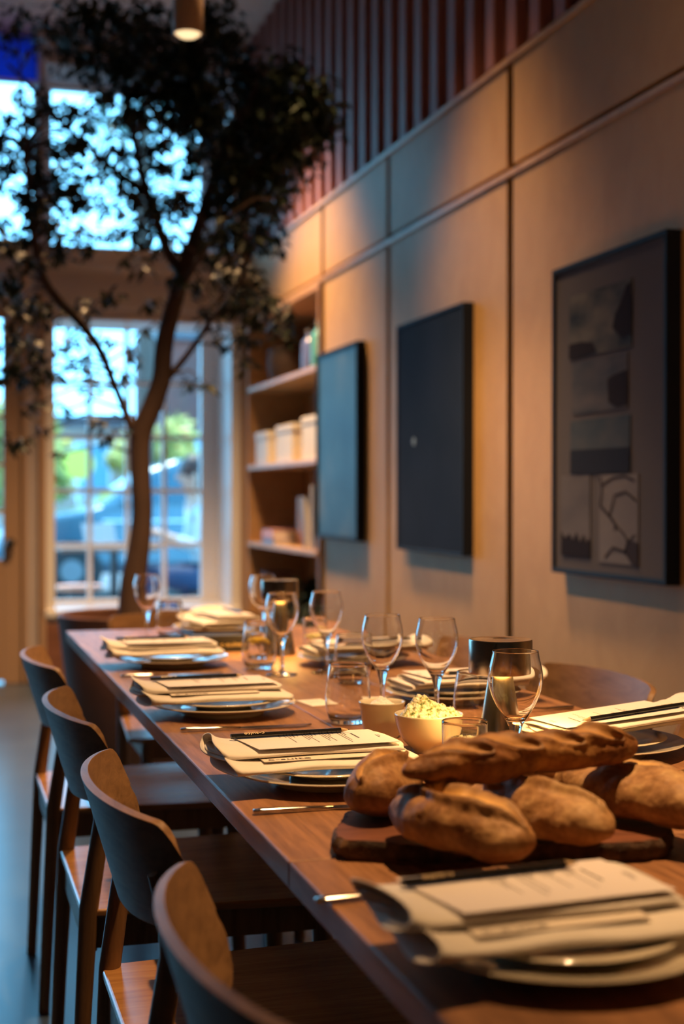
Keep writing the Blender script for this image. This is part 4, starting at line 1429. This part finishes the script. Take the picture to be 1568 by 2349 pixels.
def street_tree(label, x, y, h, R_, m, n, seed, gx='street trees outside the window', leafsize=.16):
    t = thing('street_tree', label, 'tree', (x, y, -.02), 0, gx)
    MB().tube([(0, 0, 0), (.05, 0, h * .3), (0, .1, h * .55), (.1, 0, h * .8)], [.16, .13, .10, .04], 12).build('trunk', M['treebark'], t, smooth=True)
    r2 = random.Random(seed)
    mbt = MB()
    blobs = [(Vector((r2.uniform(-1, 1) * R_ * .7, r2.uniform(-1, 1) * R_ * .5, h * .68 + r2.uniform(-1, 1) * R_ * .75)), r2.uniform(.3, .55) * R_) for _ in range(16)]
    for _ in range(n):
        c_, rr = r2.choice(blobs)
        a = r2.uniform(0, 2 * PI); e = math.asin(r2.uniform(-1, 1))
        p = c_ + Vector((math.cos(a) * math.cos(e), math.sin(a) * math.cos(e), math.sin(e))) * rr * r2.uniform(.5, 1.05)
        s = leafsize * r2.uniform(.6, 1.3)
        ax1 = Vector((r2.uniform(-1, 1), r2.uniform(-1, 1), r2.uniform(-1, 1))).normalized()
        ax2 = ax1.orthogonal().normalized()
        mbt.add([p - ax1 * s, p - ax2 * s * .5, p + ax1 * s, p + ax2 * s * .5], [(0, 1, 2, 3)])
    mbt.build('foliage', m, t, fix=False)
    return t
street_tree('yellow green street tree left of the window view', .7+.8, 29, 3.1, 1.15, M['leaf_out'], 1600, 1)
street_tree('yellow green street tree behind the car in the middle of the window', 4.3, 30, 3.0, .9, M['leaf_out'], 1300, 2)
street_tree('tall shady street tree whose crown fills the high window', 3.0, 21.5, 10.2, 2.6, M['leaf_dark'], 1300, 3, leafsize=.12)
street_tree('shady street tree seen through the left high window', -1.9, 23.5, 9.2, 2.2, M['leaf_dark'], 900, 4, leafsize=.12)
# road sign
t = thing('road_sign', 'round yellow road sign on a post across the street', 'sign', (1.9, 20, -.02))
MB().tube([(0, 0, 0), (0, 0, 1.75)], .03, 10).build('post', M['steel'], t)
MB().tube([(0, -.03, 1.62), (0, 0, 1.62)], .22, 32).build('disc', PB('sign_yellow', (.85, .62, .08)), t)

# parked car, facing left
CARB = mat('blue_grey_car_paint', (.03, .09, .13), .18, .3, spec=.8, **{'Coat Weight': .6})
car = thing('parked_car', 'blue grey car parked across the street, facing left', 'car', (1.50, 17.0, -.02))
# side outline (x from front bumper to rear), metres from front
body = [(-.85, .30), (-.88, .55), (-.80, .78), (-.55, .92), (.10, 1.02), (.28, 1.07), (.84, 1.48), (1.15, 1.59), (3.0, 1.62), (3.45, 1.52), (3.75, 1.12), (3.85, .95), (3.90, .50), (3.85, .30)]
mb = MB()
def sideprof(z):
    return .86 - (.16 * max(0, z - 1.0) / .6)
nb = len(body)
vs = []
for sgn in (-1, 1):
    for x, z in body:
        vs.append((x, sgn * sideprof(z), z))
fs = [tuple(range(nb)), tuple(range(nb, 2 * nb))[::-1]] + [(i, (i + 1) % nb, nb + (i + 1) % nb, nb + i) for i in range(nb)]
mb.add(vs, fs).build('body', CARB, car, bevel=.06, seg=3)
gm = mat('car_glass', (.015, .07, .11), .05)
def pane(pts, name='side_window'):
    mb_ = MB()
    mb_.prism([(x, z) for x, z in pts], 0, .01)
    # prism is in x/y; turn it upright along the leaning side
    mb_.v = [(x, -(sideprof(z) + .012 + dz), z) for (x, z, dz) in mb_.v]
    return mb_.build(name, gm, car)
pane([(.48, 1.09), (.92, 1.43), (1.30, 1.52), (1.72, 1.54), (1.72, 1.09)])
pane([(1.80, 1.09), (1.80, 1.535), (2.70, 1.54), (2.70, 1.09)])
pane([(2.78, 1.09), (2.78, 1.54), (3.15, 1.52), (3.42, 1.40), (3.48, 1.09)])
for x in (-.05, 2.85):
    for sgn in (-1, 1):
        w_ = MB().tube([(x, sgn * .66, .33), (x, sgn * .89, .33)], .34, 40).build('wheel', mat('tyre', (.015, .015, .017), .8), car, smooth=True, auto=40)
        MB().tube([(x, sgn * .885, .33), (x, sgn * .90, .33)], .13, 24).build('hubcap', mat('hubcap', (.18, .20, .22), .4, .6), w_, smooth=True, auto=40)
MB().box(-.885, -.80, -.80, -.55, .62, .76).build('headlight', M['whitepaint'], car)
MB().box(-.86, 3.88, -.885, -.858, .30, .42).build('sill_trim', PB('sill', (.02, .04, .06)), car)
MB().box(.52, .66, -.98, -.88, 1.06, 1.18).build('wing_mirror', CARB, car, bevel=.03)
MB().box(.30, 2.9, -.885, -.862, .88, .90).build('side_moulding', M['whitepaint'], car)

# cafe table, stools, person
ct = thing('cafe_table', 'brown cafe table on the pavement outside the window', 'table', (1.28, 10.75, -.02))
MB().box(-.42, .30, -.3, .3, .76, .79).build('tabletop', PB('brown_top', (.24, .12, .08)), ct, bevel=.008)
MB().tube([(0, 0, .76), (0, 0, 0)], .03, 12).build('leg', M['black'], ct)
MB().lathe([(0, 0), (.22, 0), (.22, .02), (0, .03)], 32).build('base', M['black'], ct)
lapm = PB('laptop_grey', (.35, .36, .38))
lt = thing('laptop', 'open white laptop on the cafe table outside', 'laptop', (1.22, 10.72, .771), math.radians(15))
MB().box(-.13, .13, -.10, .10, 0, .012).build('keyboard_deck', lapm, lt, bevel=.003)
scn = MB().box(-.13, .13, 0, .008, 0, .18).build('screen', lapm, lt, bevel=.003)
scn.location = (0, .10, .008); scn.rotation_euler = (math.radians(-25), 0, 0)
t = thing('cup', 'white cup standing on the cafe table near the person', 'cup', (1.50, 10.70, .771))
MB().lathe([(0, 0), (.025, 0), (.038, .08), (.035, .08), (.023, .006), (0, .006)], 24).build('body', M['whitepaint'], t, smooth=True)
MB().tube([(.035, 0, .065), (.055, 0, .06), (.055, 0, .03), (.03, 0, .02)], .005, 8).build('handle', M['whitepaint'], t)
t = thing('round_stool', 'low stool with round coral seat outside the window', 'stool', (1.05, 11.0, -.02))
MB().lathe([(0, .45), (.17, .45), (.18, .465), (.175, .485), (0, .49)], 48).build('seat', PB('coral', (.95, .33, .18)), t, smooth=True, auto=50)
for k in range(4):
    a = PI / 4 + k * PI / 2
    MB().tube([(.11 * math.cos(a), .11 * math.sin(a), .45), (.16 * math.cos(a), .16 * math.sin(a), 0)], .012, 8).build('leg', M['black'], t)
t = thing('cafe_chair', 'dark cafe chair under the seated person outside', 'chair', (2.03, 10.75, -.02))
MB().box(-.20, .20, -.20, .20, .43, .455).build('seat', M['black'], t, bevel=.006)
MB().box(.19, .215, -.19, .19, .60, .86).build('backrest', M['black'], t, bevel=.006)
for sx_ in (-.18, .18):
    for sy_ in (-.18, .18):
        MB().tube([(sx_, sy_, 0), (sx_, sy_, .86 if sx_ > 0 else .43)], .012, 8).build('leg', M['black'], t)

def skin_body(name, joints, edges, root, m, parent=None, sub=2):
    me = bpy.data.meshes.new(name)
    me.from_pydata([j[0] for j in joints], edges, [])
    me.materials.append(m)
    o = bpy.data.objects.new(name, me)
    COL.objects.link(o)
    if parent:
        o.parent = parent
    s = o.modifiers.new('k', 'SKIN')
    s.use_smooth_shade = True
    for i, j in enumerate(joints):
        r_ = j[1]
        me.skin_vertices[0].data[i].radius = (r_, r_) if not hasattr(r_, '__len__') else r_
        me.skin_vertices[0].data[i].use_root = (i == root)
    u = o.modifiers.new('u', 'SUBSURF')
    u.levels = u.render_levels = sub
    return o
skinm = mat('skin', (.55, .30, .22), .5)
person = thing('person', 'person with dark hair, light blue shirt and dark jeans sitting outside the window', 'person', (2.02, 10.75, .47))
person.scale = (1.14, 1.14, 1.14)
# facing -x; pelvis at the origin
J = [((0, 0, .06), (.15, .12)), ((-.02, 0, .22), (.13, .11)), ((-.05, 0, .38), (.16, .12)), ((-.08, 0, .52), (.09, .08)), ((-.10, 0, .60), .055),
     ((-.13, 0, .70), (.085, .095)), ((-.135, 0, .79), (.075, .085)),
     ((-.07, -.17, .47), .06), ((-.12, -.22, .25), .045), ((-.34, -.14, .33), .033), ((-.41, -.12, .36), .028),
     ((-.07, .17, .47), .06), ((-.12, .22, .25), .045), ((-.32, .16, .34), .033), ((-.40, .12, .36), .028),
     ((-.05, -.10, .03), .09), ((-.42, -.12, .07), .065), ((-.40, -.11, -.36), .04), ((-.50, -.11, -.42), .035),
     ((-.05, .10, .03), .09), ((-.44, .12, .07), .065), ((-.48, .12, -.36), .04), ((-.58, .12, -.42), .035)]
E = [(0, 1), (1, 2), (2, 3), (3, 4), (4, 5), (5, 6), (3, 7), (7, 8), (8, 9), (9, 10), (3, 11), (11, 12), (12, 13), (13, 14), (0, 15), (15, 16), (16, 17), (17, 18), (0, 19), (19, 20), (20, 21), (21, 22)]
skin_body('body', J, E, 0, skinm, person)
shirt = [(J[0][0], (.165, .135)), (J[1][0], (.15, .125)), (J[2][0], (.175, .135)), (J[3][0], (.105, .095)), (J[7][0], .072), (J[8][0], .058), ((-.28, -.155, .31), .045), (J[11][0], .072), (J[12][0], .058), ((-.27, .17, .31), .045)]
skin_body('shirt', shirt, [(0, 1), (1, 2), (2, 3), (3, 4), (4, 5), (5, 6), (3, 7), (7, 8), (8, 9)], 0, mat('light_blue_shirt', (.46, .54, .58), .8), person)
jeans = [((0, 0, .05), (.155, .13)), (J[15][0], .10), (J[16][0], .078), (J[17][0], .055), (J[19][0], .10), (J[20][0], .078), (J[21][0], .055)]
skin_body('jeans', jeans, [(0, 1), (1, 2), (2, 3), (0, 4), (4, 5), (5, 6)], 0, mat('dark_jeans', (.02, .045, .11), .8), person)
hair = MB().ball((-.105, 0, .775), (.108, .098, .105), 24, 16).ball((-.06, 0, .68), (.075, .085, .12), 20, 12)
hair.build('hair', mat('dark_hair', (.018, .012, .016), .55), person, smooth=True)
# face: eyes, nose, mouth on the -x side of the head; hands with fingers
MB().ball((-.222, 0, .715), (.016, .011, .02)).build('nose', skinm, person, smooth=True)
MB().ball((-.205, -.033, .745), .010).ball((-.205, .033, .745), .010).build('eyes', M['black'], person, smooth=True)
MB().ball((-.203, 0, .668), (.008, .024, .006)).build('mouth', mat('lips', (.4, .13, .11), .5), person, smooth=True)
MB().ball((-.13, -.098, .72), (.018, .010, .028)).ball((-.13, .098, .72), (.018, .010, .028)).build('ears', skinm, person, smooth=True)
for s in (-1, 1):
    hx, hy, hz = -.43, s * .118, .365
    fj = [((hx + .02, hy, hz - .002), .022), ((hx - .025, hy, hz), (.030, .014))]
    fe = [(0, 1)]
    for k in range(4):
        b0 = len(fj)
        off = (-.021 + .014 * k)
        fl = (.030, .036, .034, .026)[k]
        fj += [((hx - .050, hy + off, hz), .0085), ((hx - .050 - fl, hy + off, hz - .008), .0075), ((hx - .055 - fl, hy + off, hz - .008 - fl * .7), .006)]
        fe += [(1, b0), (b0, b0 + 1), (b0 + 1, b0 + 2)]
    b0 = len(fj)
    fj += [((hx - .02, hy - s * .030, hz + .004), .0095), ((hx - .050, hy - s * .042, hz - .004), .008)]
    fe += [(1, b0), (b0, b0 + 1)]
    skin_body('hand', fj, fe, 0, skinm, person, 1)
